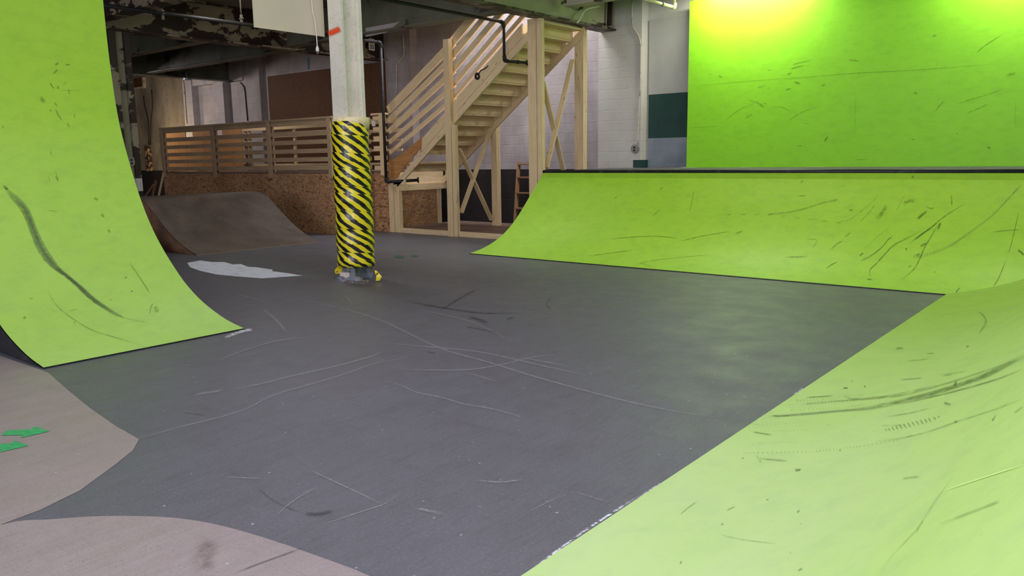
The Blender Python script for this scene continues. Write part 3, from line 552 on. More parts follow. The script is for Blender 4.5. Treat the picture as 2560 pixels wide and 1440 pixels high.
# ------------------------------------------------------------------ BIG GREEN WALL PANEL
t = thing('ride_panel', (-3, YW, 0), 'big flat bright green panel standing above the back ramp at upper right', 'panel')
XP0 = aty(1716, 415, YW).x; ZP1 = aty(1725, 3, YW).z; XP1 = 2.3
m = MB(); m.box(XP0, XP1, YW, YW + .06, 0, ZP1, 0)
o5 = ((1700, 0), 2.977)
for pts, w, mi in (([(80, 638), (240, 628), (400, 612), (700, 590), (1000, 570), (1300, 545), (1700, 525), (2000, 503), (2480, 468)], 1.8, SC), ([(200, 556), (245, 553)], 3, SF), ([(285, 562), (318, 576)], 3.5, SC), ([(840, 485), (865, 473), (985, 445)], 3, SC), ([(825, 515), (860, 500), (930, 485)], 4, SC), ([(795, 555), (830, 540)], 4, SC), ([(1255, 445), (1290, 448), (1335, 455)], 4, SC), ([(850, 608), (870, 615), (895, 622)], 5, SC), ([(1050, 640), (1082, 628)], 4, SC), ([(785, 668), (830, 658)], 4, SC), ([(575, 655), (640, 632)], 4, SF), ([(330, 905), (400, 845), (470, 800), (560, 770)], 3, SF), ([(560, 750), (600, 775), (632, 805)], 3, SC), ([(500, 735), (580, 770), (620, 800)], 3, SF), ([(690, 795), (760, 798), (820, 830)], 3, SF), ([(790, 915), (870, 855), (960, 815), (1050, 790)], 3, SF), ([(480, 885), (540, 845)], 4, SF), ([(1075, 1058, 6), (1088, 1032, 18), (1105, 1015, 12)], 5, SC), ([(870, 1085), (910, 1084)], 2.5, SC), ([(2210, 390), (2245, 358), (2290, 325), (2410, 248)], 3, SC), ([(2425, 560), (2500, 542)], 9, SF), ([(2070, 775), (2150, 745), (2300, 700), (2420, 655)], 4, SF), ([(2130, 845), (2220, 808), (2300, 770)], 4, SF), ([(1895, 830), (1930, 790), (1970, 745)], 4, SF), ([(1880, 268), (1910, 262)], 4, SC), ([(2285, 1097), (2315, 1102)], 5, SC), ([(1720, 1035), (1745, 1040)], 3, SC), ([(1740, 692), (1768, 694)], 4, SC), ([(1300, 1190), (1410, 1186)], 2.5, SF), ([(925, 915), (960, 922)], 3, SF), ([(1305, 700), (1302, 990)], 1.5, SF), ([(710, 342), (720, 342)], 3, SC), ([(868, 357), (874, 357)], 2, SC), ([(1325, 543), (1338, 545)], 4, SC), ([(1765, 748), (1772, 750)], 3, SC), ([(2055, 992), (2070, 997)], 3, SC), ([(650, 527), (662, 520), (674, 527)], 2.5, SC), ([(650, 661), (662, 655), (674, 660)], 2.5, SC), ([(620, 772), (632, 767), (644, 772)], 2.5, SC), ([(60, 950), (300, 940)], 2, SF), ([(2500, 730), (2490, 960)], 1.5, SF), ([(-5, 1246), (100, 1247), (130, 1248)], 3, LG), ([(420, 1246), (540, 1245)], 3, LG), ([(900, 1243), (1100, 1243)], 2, LG), ([(2000, 1242), (2440, 1242)], 2, LG)):
    strip(m, hW, tr(o5[0], o5[1], pts), w, mi)
m.build('face_sheet', [MGW, DSC, DSF, DSK, DLG], t)
m = MB()
for k in range(8): x = XP0 + .03 + k * 1.25; m.box(x, x + .04, YW + .06, YW + .2, 1.295, ZP1 - .02)
m.build('backing_studs', MPI, t)

# painted board on the wall left of the panel
Yb = YWALL - .03; x0 = aty(1622, 200, Yb).x; x1 = -6.2
zt = aty(1624, 50, Yb).z; z1 = aty(1622, 237, Yb).z; z2 = aty(1620, 346, Yb).z
t = thing('wall_board', (x0, Yb, 1.3), 'white, dark green and grey banded board on the wall beside the green panel', 'wall board')
for nm, a, b, mt in (('white_band', z1, zt, MOW), ('dark_green_band', z2, z1, MDG), ('grey_band', 1.3, z2, MGB)):
    m = MB(); m.box(x0, x1, Yb, YWALL - .003, a + .001, b); m.build(nm, mt, t)
# dark green painted block at the pilaster foot
xa = aty(1584, 400, YW).x
m = MB(); m.box(xa, -7.83, YW - .02, YW + .018, 1.295, aty(1590, 400, YW).z); m.box(-7.868, -7.83, YW + .018, YWALL - .035, 1.295, aty(1590, 400, YW).z)
tag(m.build('painted_pilaster_foot', MDG, loc=(xa, YW, 1.295)), 'dark green boxed foot at the base of the white pilaster', 'wall trim')

# ------------------------------------------------------------------ OUTLETS AND CONDUITS
def outlet(p, nrm, r, label):
    t = thing('power_outlet', p, label, 'outlet', 'round grey outlets'); p = Vector(p); nrm = Vector(nrm)
    m = MB(); m.tube([p, p + nrm * .04], r, 20); cp_ = m.build('cover_plate', MGR, t)
    m = MB(); m.tube([p + nrm * .04, p + nrm * .052], r * .72, 20); m.build('face_ring', MGR, cp_)
    m = MB()
    for dz in (-.3, .3): q = p + Vector((0, 0, dz * r * 1.1)); m.tube([q + nrm * .05, q + nrm * .056], r * .24, 12)
    m.build('socket', MBK, cp_)
outlet(aty(1589, 372, YW + .02), (0, -1, 0), .085, 'round grey double outlet low on the white pilaster under a conduit')
m = MB(); pts = [aty(x, y, YW + .005) for x, y in ((1581, 0), (1580, 40), (1582, 66), (1592, 82), (1600, 100), (1602, 130), (1600, 220), (1596, 300), (1594, 364))]
m.tube(crom([tuple(p) for p in pts], 3), .014, 8); m.v = m.v
tag(m.build('conduit', MCN, loc=tuple(pts[-1])), 'thin painted conduit running down the white pilaster to the outlet', 'conduit')
def wallrun(name, px, Y, r, mt, label, cat):
    pts = [tuple(aty(x, y, Y)) for x, y in px]; m = MB(); m.tube(crom(pts, 3) if len(pts) > 2 else pts, r, 8); return tag(m.build(name, mt, loc=pts[-1]), label, cat, 'conduits and cables on the back wall')
wallrun('conduit', [(1007.5, 88), (1008.5, 110), (1010, 130), (1008, 142), (1000, 152), (993, 160), (991, 175), (991, 235)], 13.598, .02, MCN, 'painted conduit with an S bend on the wall above the stair foot', 'conduit')
wallrun('conduit', [(601, 206), (608, 214), (612, 226), (616, 270), (619, 302)], 13.68, .018, MDC, 'dark cable pipe curving down the wall left of the brown board', 'conduit')
wallrun('conduit', [(456, 202), (459, 215), (462, 250), (466, 310)], 13.593, .025, MCN, 'pale pipe running down beside the lit far wall bay', 'conduit')
wallrun('cable', [(359, 240), (362, 265), (368, 290), (371, 310), (372, 362)], 13.83, .02, MDC, 'dark slack cable on the stained wall, left one beside the dark column', 'cable')
wallrun('cable', [(379, 225), (381, 260), (380, 280), (377, 310), (376, 362)], 13.832, .018, MDC, 'dark slack cable on the stained wall, right one of the pair', 'cable')
t = aty(372, 400, 13.8); m = MB()
a = aty(365, 366, 13.78); b = aty(378, 428, 13.78); m.box(a.x, b.x, 13.72, 13.84, b.z, a.z); tag(m.build('switch_box', mat('burnt_box', srgb(60, 46, 34), [(srgb(170, 140, 100), 9, .5, .55, S1)], .6), loc=(a.x, 13.78, b.z)), 'dark scorched narrow electrical box low on the stained wall', 'electrical box')
a = aty(330, 198, 13.8); b = aty(362, 216, 13.8)
m = MB(); m.box(a.x, b.x, 13.76, 13.84, b.z, a.z, 0); m.box(b.x - .04, b.x + .03, 13.74, 13.84, b.z, a.z, 1); m.box(a.x, b.x + .03, 13.74, 13.84, b.z - .06, b.z, 1)
tag(m.build('wall_vent_box', [MPB, MCN], loc=(a.x, 13.8, b.z)), 'brown framed opening high on the stained wall beside the dark column', 'wall box')
for lab, pq in (('blue tape strip on the wall above the brown board', ((766, 145), (772, 173))), ('blue tape strip on the wall right of the brown board', ((965, 163), (969, 184)))):
    a = aty(pq[0][0], pq[0][1], 13.82); b = aty(pq[1][0], pq[1][1], 13.82); yt = 13.85 if 'above' in lab else 13.62; m = MB(); m.box(a.x, b.x, yt - .008, yt - .0005, b.z, a.z); tag(m.build('tape_strip', MBT, loc=(a.x, 13.84, b.z)), lab, 'tape', 'blue tape strips on the wall')
# cream pipe assembly upper right
P0 = atx(1614, -2, -6.9); P1 = atx(1685, 18, -6.9); P2 = P1 + Vector((.03, .04, 1.0))
t = thing('pipe', tuple(P1), 'cream painted pipe with elbow at the top beside the green panel', 'pipe')
m = MB(); m.tube([P0, P1], .028, 10); m.build('run', MCY, t)
m = MB(); m.tube([P1 + Vector((0, 0, .06)), P2], .026, 10); m.build('riser', MCY, t)
m = MB(); m.tube(crom([tuple(P1 + Vector((0, -.06, 0))), tuple(P1), tuple(P1 + Vector((0, .02, .07)))], 4), .04, 10); m.build('elbow', MCY, t)
Pm = P0 + (P1 - P0) * .55; m = MB(); m.tube([Pm, Pm + Vector((0, .03, 0))], .045, 10); m.tube([Pm, Pm + Vector((0, 0, 1.0))], .01, 6); m.build('hanger', MSV, t)
# white wire over the pale beam
pts = [tuple(atx(x, y, XG + .182)) for x, y in ((1443, 57), (1450, 48), (1455, 38), (1462, 27), (1472, 21), (1498, 16))]
m = MB(); m.tube(crom(pts, 4), .014, 8); tag(m.build('wire', MCW, loc=pts[0]), 'white wire draped over the pale green beam', 'wire')

# ------------------------------------------------------------------ STRIPED COLUMN
CX0, CX1, CY0, CY1 = -8.12, -7.87, 6.45, 6.77
t = thing('steel_column', (-8, 6.6, 0), 'cream speckled steel column in the middle with an orange paint mark', 'column', 'steel columns')
m = MB(); m.box(CX0, CX1, CY0, CY0 + .035, .28, 3.93, 0)
hC = lambda x, y: aty(x, y, CY0 - .002)
strip(m, hC, [(819, 85), (835, 79), (852, 71)], 20, 1); m.build('front_flange', [MCO, DOR], t)
m = MB(); m.box(CX0, CX1, CY1 - .05, CY1, .28, 3.93); m.build('rear_flange', MCO, t)
m = MB(); m.box(-8.05, -7.95, CY0 + .035, CY1 - .05, .28, 3.93); m.build('web', MCO, t)
m = MB(); m.box(CX0, CX1, CY0, CY0 + .035, 0, .28); m.box(CX0, CX1, CY1 - .05, CY1, 0, .28); m.box(-8.05, -7.93, CY0 + .035, CY1 - .05, 0, .28)
m.lathe(-8.02, 6.47, [(.15, 0), (.14, .03), (.09, .06), (.06, .065)], 9, smooth=False); m.lathe(-7.88, 6.5, [(.09, 0), (.08, .03), (.04, .05)], 7, smooth=False); m.build('painted_foot', MCB, t)
PCX, PCY = -7.995, 6.61
t = thing('column_pad', (PCX, PCY, .13), 'foam pad wrapped in black and yellow striped tape around the middle column', 'padding')
n = 40; prof = []
for k in range(49):
    z = .15 + (1.995 - .15) * k / 48; w = .236 + .006 * math.sin(k * .9) + .004 * math.sin(k * 2.3 + 1)
    if k == 0: w -= .02
    prof.append((w, z))
m = MB(); m.lathe(PCX, PCY, prof, n, 0, 2.4)
for v in m.v:
    a = math.atan2(v.y - PCY, v.x - PCX); f = 1 + .025 * math.sin(2 * a + v.z * 1.3) + .012 * math.sin(5 * a + v.z * 4)
    v.x = PCX + (v.x - PCX) * f; v.y = PCY + (v.y - PCY) * f
    if v.z < .2: v.z += .025 * math.sin(a * 1 + 2.2)
tw_ = m.build('tape_wrap', MTA, t)
m = MB(); m.lathe(PCX + .012, PCY + .012, [(.22, 1.9), (.232, 1.99), (.232, 2.03), (.222, 2.045), (.19, 2.045)], n); m.build('foam_sleeve', MFO, t)
for px, Yp, s in (([(856, 662), (849, 668), (846, 676), (845, 684)], 6.42, 9), ([(938, 676), (943, 684), (947, 692), (944, 702)], 6.55, 6)):
    pp = [aty(x, y, Yp) for x, y in px]; m = MB(); wv = [.3, 1, 1.4, .9]
    for i in range(3):
        a, b = pp[i], pp[i + 1]; wa, wb = s * .004 * wv[i], s * .004 * wv[i + 1]; sd = Vector((.77, .63, 0))
        m.face([a - sd * wa, a + sd * wa, b + sd * wb, b - sd * wb], 0, smooth=True); m.face([b - sd * wb + Vector((0, .006, 0)), b + sd * wb + Vector((0, .006, 0)), a + sd * wa + Vector((0, .006, 0)), a - sd * wa + Vector((0, .006, 0))], 0, smooth=True)
    m.build('loose_tape_end', MTAP, tw_)
p = aty(860, 690, 6.4); m = MB(); m.box(p.x - .06, p.x + .06, 6.385, 6.44, p.z - .045, p.z + .045); tag(m.build('wood_block', MPK, t), None)
m = MB()
for k in range(14):
    a = random.uniform(0, 6.28); q = Vector((-7.78 + random.uniform(-.12, .12), 6.42 + random.uniform(-.08, .1), 0)); s = random.uniform(.012, .035)
    m.lathe(q.x, q.y, [(s, 0), (s * 1.1, s * .4), (s * .4, s * .8)], 6, smooth=False)
tag(m.build('concrete_rubble', MRU, loc=(-7.78, 6.42, 0)), 'small broken concrete bits at the right foot of the striped column', 'rubble', kind='stuff')

# hung board and cord
XH = -8.24
q0 = atx(637, 68, XH); q1 = atx(812, 92, XH)
m = MB(); m.prism([(XH, q0.y, q0.z), (XH, q1.y, q1.z), (XH, q1.y, 3.9), (XH, q0.y, 3.9)], (-.02, 0, 0))
tag(m.build('hanging_board', MCR, loc=(XH, q0.y, q0.z)), 'cream rectangular board hanging at the top left of the striped column', 'board')
pts = [tuple(atx(x, y, XH + .03)) for x, y in ((776, -30), (779, 0), (782, 30), (787, 50), (790, 75), (792, 100), (793, 114))]
t = thing('extension_lead', pts[-1], 'white lead with a plug dangling in front of the cream board', 'cable')
m = MB(); m.tube(crom(pts, 4), .0065, 8); m.build('cable', MCW, t)
e = Vector(pts[-1]); m = MB(); m.lathe(e.x, e.y, [(.010, e.z - .075), (.022, e.z - .065), (.02, e.z - .03), (.008, e.z)], 10); pb_ = m.build('plug_body', MCW, t)
m = MB()
for dy in (-.008, .008): m.box(e.x - .003, e.x + .003, e.y + dy - .002, e.y + dy + .002, e.z - .1, e.z - .07)
m.build('plug_prong', MSV, pb_)

# ------------------------------------------------------------------ DARK LEFT COLUMN
XCL = -14.95
def ysolve(px, z):
    lo, hi = 4.0, 12.0
    for _ in range(60):
        mid = (lo + hi) / 2; d = Vector((XCL, mid, z)) - EYE; x = 1280 + F * d.dot(CR) / d.dot(CF)
        if x < px: lo = mid
        else: hi = mid
    return lo
ya, yb, yc, yd = ysolve(299, 1.6), ysolve(317, 1.6), ysolve(337, 1.6), ysolve(351, 1.6)
t = thing('steel_column', (-15.1, (ya + yd) / 2, 0), 'dark column with peeling paint standing behind the left green ramp', 'column', 'steel columns')
XK = XCL - .34
for nm, a, b in (('front_flange', ya, yb), ('rear_flange', yc, yd)):
    m = MB(); m.box(XK, XCL, a, b, 1.24, 3.93, 0); m.box(XK, XCL, a, b, 0, 1.0, 1); m.box(XK, XCL, a, b, 1.0, 1.24, 2); m.build(nm, [MCD, MBLK, MOW], t)
m = MB(); m.box(XK + .1, XCL - .06, yb, yc, 1.24, 3.93, 0); m.box(XK + .1, XCL - .06, yb, yc, 0, 1.0, 1); m.box(XK + .1, XCL - .06, yb, yc, 1.0, 1.24, 2); m.build('web', [peel('grey_green_web_paint', srgb(136, 134, 112), srgb(120, 118, 100), srgb(46, 36, 30), .60, .63, 3), MBLK, MOW], t)
p = atx(326, 404, XCL - .06); outlet(tuple(p), (1, 0, 0), .09, 'round grey double outlet on the dark left column')

# ------------------------------------------------------------------ BROWN RAMP
XBR = -12.29; y0, y1 = 6.81, 9.29
PBR = crom([(0, .012), (.28, .085), (.60, .215), (.93, .39), (1.24, .60), (1.45, .74), (1.62, .845), (1.82, .905), (2.05, .925)], 4)
t = thing('launch_ramp', (XBR, 8, 0), 'worn brown ramp with a rounded top in front of the strand board platform', 'skate ramp')
m = MB(); rows = [[Vector((XBR - d, y0 + (y1 - y0) * k / 6, z)) for k in range(7)] for d, z in PBR]; ramp_sheet(m, rows); m.build('riding_surface', MBR, t)
for ys in (y0, y1 - .02):
    m = MB(); pr = [Vector((XBR - d - .004, ys, max(.0005, z - .014))) for d, z in PBR] + [Vector((XBR - 2.06, ys, .0005)), Vector((XBR - .03, ys, .0005))]; m.prism(pr, (0, .02, 0)); m.build('side_panel', MBS, t)
m = MB(); m.box(XBR - .02, XBR + .005, y0, y1, .0005, .011); m.build('lip_edge', mat('pale_ply_edge', srgb(150, 134, 112), rough=.7), t)
t = thing('kicker_ramp', (-12.1, 6.0, 0), 'small brown ramp corner low behind the left green ramp', 'skate ramp')
q = atz(433, 648, 0); P2 = [(d, z * .62) for d, z in PBR if d < 1.5]
m = MB(); rows = [[Vector((q.x - d, q.y - 1.6 + 1.6 * k / 3, z)) for k in range(4)] for d, z in P2]; ramp_sheet(m, rows); m.build('riding_surface', MBR, t)
m = MB(); pr = [Vector((q.x - d - .004, q.y - .02, max(.0005, z - .012))) for d, z in P2] + [Vector((q.x - P2[-1][0], q.y - .02, .0005)), Vector((q.x - .03, q.y - .02, .0005))]; m.prism(pr, (0, .018, 0)); m.build('side_panel', MBS, t)

# ------------------------------------------------------------------ PLATFORM
YP, YP2, XPC, XPE, XPL = 10.38, 11.42, -13.1, -12.67, -20.06
ZP = 1.27
t = thing('wooden_platform', (-16, 12, 0), 'raised platform clad in strand board behind the brown ramp', 'platform')
def sheet(x0, x1, y, seams=()):
    m = MB(); m.box(x0, x1, y, y + .02, 0, ZP - .02); m.build('front_panel', MOSB, t)
xs = [XPL, -18.5, -16.06, -13.62, XPC]
for a, b in zip(xs, xs[1:]): sheet(a + .001, b - .001, YP)
m = MB(); m.box(XPC - .02, XPC, YP + .021, YP2 + .02, 0, ZP - .02); m.build('return_panel', MOSB, t)
for (xa, xb) in ((XPC + .001, -12.90), (-12.895, XPE)):
    for za, zb in ((0, .29), (.294, .53), (.534, .80), (.804, ZP - .02)): m = MB(); m.box(xa, xb, YP2, YP2 + .02, za, zb - .004); m.build('front_panel', MOSB, t)
m = MB(); m.box(XPL, XPC - .001, YP - .004, YWALL - .25, ZP - .019, ZP + .012); m.box(XPC - .001, XPE, YP2 - .004, YWALL - .25, ZP - .019, ZP + .012); m.build('deck', MSF, t)
m = MB(); m.box(XPL, XPL + .02, YP + .021, YWALL - .3, 0, ZP - .02); m.build('end_panel', MOSB, t)
m = MB(); m.box(XPE - .02, XPE, YP2 + .021, 12.7, 0.0, ZP - .02); m.build('end_panel', MOSB, t)
# front railing
t = thing('guard_rail', (-16, YP, ZP), 'long weathered wooden slat railing along the platform edge behind the striped column', 'railing', 'slat railings')
RZ = [(2.31, .105), (2.09, .1), (1.905, .09), (1.72, .09), (1.545, .09), (1.37, .09)]
def zr(y, x, Y): return aty(x, y, Y).z
for x in (-19.95, -17.55, -15.28):
    m = MB(); m.box(x - .06, x + .06, YP - .045, YP - .006, 1.16, 2.36); m.box(x - .045, x + .045, YP + .045, YP + .085, ZP + .013, 2.36); m.build('post', MPG, t)
m = MB(); m.box(XPC - .14, XPC - .03, YP - .045, YP - .006, 1.16, 2.36); m.build('post', MPG, t)
for z, h in RZ:
    m = MB(); m.box(XPL + .06, XPC - .02, YP + .008, YP + .042, z - h / 2, z + h / 2); m.build('rail', MPG, t)
m = MB(); m.box(XPL, XPC + .02, YP - .045, YP + .095, 2.362, 2.40); m.build('top_cap', MPG, t)
m = MB(); m.box(XPC - .02, XPC + .02, YP + .1, YP2 - .05, 2.362, 2.40)
for z, h in RZ: m.box(XPC - .018, XPC + .016, YP + .1, YP2 - .05, z - h / 2, z + h / 2)
m.build('return_rails', MPG, t)
t = thing('guard_rail', (-12.9, YP2, ZP), 'short slat railing between the striped column and the stair foot', 'railing', 'slat railings')
m = MB(); m.box(-12.83, -12.70, YP2 - .045, YP2 - .006, 1.19, 2.44); m.build('post', MPI, t)
for y0_, y1_ in ((291, 300), (318, 328), (341, 354), (365.5, 377), (389.5, 400.5), (414.5, 425)):
    za, zb = zr(y1_, 932, YP2), zr(y0_, 932, YP2); m = MB(); m.box(XPC + .022, -12.70, YP2 + .008, YP2 + .042, za, zb); m.build('rail', MPI, t)
m = MB(); m.box(XPC + .022, -12.66, YP2 - .045, YP2 + .09, 2.442, 2.48); m.build('top_cap', MPI, t)
p = aty(935, 309, YP2 + .0); m = MB(); m.box(p.x - .035, p.x + .035, YP2 - .03, YP2 + .007, p.z - .055, p.z + .055); tag(m.build('outlet_box', MWH, loc=tuple(p)), 'small white box mounted on the railing right of the striped column', 'box')
# plywood half wall and slat fence behind
YQ = 11.9
t = thing('plywood_wall', (-18, YQ, ZP), 'orange plywood half wall behind the left end of the railing', 'half wall')
xa = aty(417, 380, YQ).x; xb = aty(607, 380, YQ).x; zt = aty(500, 313, YQ).z
n0, n1 = aty(464, 340, YQ).x, aty(481.5, 340, YQ).x; w0, w1 = aty(535.5, 330, YQ).x, aty(555, 330, YQ).x; zn = aty(472, 350, YQ).z; zn2 = aty(545, 346, YQ).z
for a, b, c, d in ((xa, n0, ZP + .014, zt), (n0, n1, ZP + .014, zn), (n1, w0, ZP + .014, zt), (w0, w1, ZP + .014, zn2), (w1, xb, ZP + .014, zt - .1)):
    m = MB(); m.box(a + .002, b - .002, YQ, YQ + .02, c, d); m.build('sheet', MPLY, t)
m = MB(); m.box(xa, n0, YQ + .02, YQ + .1, ZP + .014, ZP + .1); m.box(n1, xb, YQ + .02, YQ + .1, ZP + .014, ZP + .1); m.build('sill_plate', MPI, t)
YS = 12.35
t = thing('slat_fence', (-15, YS, ZP), 'pale slatted fence standing on the platform behind the railing', 'fence')
xa = aty(603, 380, YS).x; xb = aty(838, 380, YS).x
for y0_, y1_ in ((316, 327), (339, 346), (361, 365), (381, 386), (410, 415)):
    za, zb = aty(640, y1_, YS).z, aty(640, y0_, YS).z; m = MB(); m.box(xa, XPC - .1, YS, YS + .035, za, zb); m.build('slat', MPI, t)
for px in (612, 622, 734, 830): x = aty(px, 380, YS).x; m = MB(); m.box(x - .045, x + .045, YS + .037, YS + .08, ZP + .014, aty(640, 318, YS).z); m.build('post', MPI, t)
# brown board on back wall
a = aty(653, 192, 13.6); b = aty(660, 300, 13.6); c = aty(962, 285, 13.6); d = aty(960, 155, 13.6)
XB1 = -15.46
t = thing('particle_board', (a.x, 13.8, 2.0), 'large dark brown particle board on the back wall above the railing', 'board')
m = MB(); m.box(a.x, -17.9, YWALL - .05, YWALL - .004, 1.3, a.z + .02); m.build('sheet', MPB, t)
m = MB(); m.box(-17.898, -15.46, YWALL - .05, YWALL - .004, 1.3, a.z + .02); m.build('sheet', MPB, t)
m = MB(); m.box(-15.455, aty(961, 200, 13.57).x, 13.57, 13.615, 1.3, a.z - .02); m.build('sheet', MPB, t)
# scrap wood leaning at platform's left end
for lab, pq, w in (('thin pale lath leaning against the left end of the strand board platform', ((397, 488), (409, 433)), .05), ('short brown stick leaning lower at the left end of the platform', ((366, 487), (384, 462)), .05), ('splintered dark plank end at the left platform corner', ((382, 487), (390, 452)), .07)):
    a = aty(*pq[0], YP - .05); b = aty(*pq[1], YP - .05); m = MB(); a = b + (a - b) * ((b.z - .03) / (b.z - a.z)); m.beam(a, b, .03, w); tag(m.build('scrap_lath', MPI if 'pale' in lab else MLD, loc=tuple(a)), lab, 'scrap wood', 'scrap wood at the left platform end')

# ------------------------------------------------------------------ STAIRCASE
YN, YFAR = 11.44, 12.78
SL = .745
zl = lambda x: 1.07 + (x + 12.24) * SL      # lower edge of the near stringer
t = thing('staircase', (-11, 12, 0), 'open pale timber staircase climbing right with posts, rails and cross braces', 'stairs')
def bandboard(name, y, th, zlo, zhi, x0, x1, mt=MPI):
    m = MB(); m.prism([(x0, y, zl(x0) + zlo), (x1, y, zl(x1) + zlo), (x1, y, zl(x1) + zhi), (x0, y, zl(x0) + zhi)], (0, th, 0)); o_ = random.random() * 9
    L = math.hypot(1, SL)
    for i, f in enumerate(m.f): m.uv[i] = [((m.v[k].x) * L + o_, (m.v[k].z - zl(m.v[k].x)) + o_ + m.v[k].y) for k in f]
    return m.build(name, mt, t)
XT = -8.62
for y, x1 in ((YN, XT), (YFAR, XT)):
    bandboard('stringer', y, .04, 0, .155, -12.55, x1); bandboard('stringer', y, .036, .162, .40, -11.65 if y == YN else -12.3, x1 - .42)
# curved plywood gusset at the foot
g = [aty(x, y, YN) for x, y in ((973, 449), (970, 405), (978, 400), (1000, 388), (1025, 368), (1046, 350), (1054, 342), (1054, 366), (1000, 430), (984, 449))]
m = MB(); m.prism(g, (0, .03, 0)); m.build('foot_gusset', MPLY, t)
m = MB(); a = aty(973, 461, YN); b = aty(1000, 449, YN); m.box(a.x, b.x + .15, YN, YN + .03, a.z, b.z); m.build('foot_block', MPI, t)
NS = 15
for i in range(NS):
    z = 1.27 + .186 * (i + 1); x = -12.16 + .2497 * i
    if z > 3.89: break
    m = MB(); m.box(x, x + .275, YN + .045, YFAR - .005, z - .038, z); m.build('tread', MPI, t)
    if i != 1:
        m = MB(); m.box(x + .02, x + .04, YN + .045, YFAR - .005, z - .19, z - .04); m.build('riser', MPI, t)
# posts
def post(px0, px1, Y, z0, z1, d=.14, nm='post'):
    xa, xb = aty(px0, 400, Y).x, aty(px1, 400, Y).x
    m = MB(); w = xb - xa; m.box(xa, xa + w * .62, Y - .045, Y + d - .05, z0, z1); m.box(xa + w * .63, xb, Y - .02, Y + d - .06, z0, min(z1, zl((xa + xb) / 2) - .0) if nm == 'post' else z1); return m.build('post', MPI, t), xa, xb
_, p1a, p1b = post(1119, 1141, YN - .04, 0, 3.76, .12)
_, p2a, p2b = post(1326, 1358, YN - .04, 0, 3.89, .12, 'x')
def postY(xa, xb, Y0, Y1, z0, z1):
    m = MB(); m.box(xa, xb, Y0, Y1 - .06, z0, z1); m.box(xa, xb, Y1 - .055, Y1, z0, z1); m.build('post', MPI, t)
xq = aty(1228, 500, YFAR).x; p3a, p3b = xq - .02, xq + .13
postY(p3a, p3b, YFAR + .045, YFAR + .17, .1, zl(p3b) - .01 + .35)
xq = aty(1433, 300, YFAR).x; p4a, p4b = xq, xq + .2
postY(p4a, p4b, YFAR + .045, YFAR + .17, .1, 3.89)
# cross braces (in planes across the stair)
def brace(x, ya, za, yb, zb): m = MB(); m.beam((x, ya, za), (x, yb, zb), .035, .09, (1, 0, 0)); m.v = m.v; m.build('brace', MPI, t)
def brx(px0, y0_, Y0, px1, y1_, Y1, nm):
    a = aty(px0, y0_, Y0); b = aty(px1, y1_, Y1); m = MB(); m.beam(a, b, .09, .035, (0, 0, 1)); m.build('brace', MPI, t)
brx(1147, 372, YN + .07, 1229, 550, YFAR + .03, 'a'); brx(1153, 532, YN + .10, 1225, 330, YFAR + .0, 'b')
brx(1357, 205, YN + .07, 1412, 440, 12.6, 'c'); brx(1366, 420, YN + .2, 1431, 150, YFAR + .0, 'd')
# base frame at foot
x0f, x1f = aty(977, 560, YN).x, aty(1001, 560, YN).x
m = MB(); m.box(x0f, x0f + (x1f - x0f) * .5, YN - .03, YN + .06, 0, aty(985, 462, YN).z); m.box(x0f + (x1f - x0f) * .52, x1f, YN - .01, YN + .08, 0, aty(985, 462, YN).z - .03); m.build('foot_post', MPI, t)
xq = aty(1084, 540, YFAR).x
m = MB(); m.box(xq - .03, xq + .2, YFAR - .04, YFAR + .06, .1, .97); m.build('foot_post', MPI, t)
m = MB(); m.box(x1f - .06, x1f + .02, YN + .0, YFAR + .06, .87, 1.0); m.build('foot_header', MPI, t)
m = MB(); m.box(x1f - .05, x1f - .01, YN + .05, YFAR, 1.002, 1.25); m.build('foot_riser', MPI, t)
m = MB(); m.box(x1f - .20, x1f - .18, YN + .09, YFAR - .05, .1, .98); m.build('foot_panel', MOSB, t)
zpl = .10
m = MB(); m.box(x1f, p1a - .005, YN - .02, YN + .025, 0, zpl); m.build('base_plate', MPI, t)
m = MB(); m.box(p1b + .005, -8.75, YN - .02, YN + .025, 0, zpl); m.build('base_plate', MPI, t)
m = MB(); m.box(x0f + .05, -8.7, YN + .03, 13.5, .08, zpl - .002); m.build('subfloor_sheet', MSF, t)
# rails on the near side: fan from the railing end post to the tall post, then parallel to the flight
XE = -12.70; XM = (p1a + p1b) / 2
ends = [(2.54, 3.72, .20), (2.325, 3.465, .13), (2.10, 3.20, .14), (1.875, 2.93, .11), (1.655, 2.70, .10)]
for k, (za, zb, h) in enumerate(ends):
    m = MB(); m.beam((XE, YN + .10, za), (XM, YN + .10, zb), .035, h * .82); m.build('rail', MPI, t)
    zmax = [4.95, 4.7, 4.5, 4.3, 4.1][k]; xe = min(XM + (zmax - zb) / SL, -9.02)
    m = MB(); m.beam((XM - .03, YN + .065, zb - .02), (xe, YN + .065, zb + (xe - XM) * SL), .035, h * .85); m.build('rail', MPI, t)
for k, (za, h) in enumerate(((1.30, .14), (.98, .09), (.70, .09))):
    xa, xb = -12.1, -9.0; m = MB(); m.beam((xa, YFAR + .06, zl(xa) + za), (xb, YFAR + .06, zl(xb) + za), .035, h); m.build('rail', MPI, t)
# cable coil screwed to the stringer
c = aty(1194, 190, YN - .0); m = MB(); pts = []
for k in range(60): a = k / 60 * 6.28 * 3; r = .022 + .045 * k / 60; pts.append((c.x + r * math.cos(a), c.y - .012 - .004 * math.sin(k), c.z + r * math.sin(a)))
pts += [tuple(aty(x, y, YN - .012)) for x, y in ((1195, 186), (1202, 176), (1210, 173), (1216, 168), (1220, 164))]
m.tube(pts, .009, 6); tag(m.build('cable_coil', MDC, loc=tuple(c)), 'small coil of black cable on the stair stringer', 'cable')

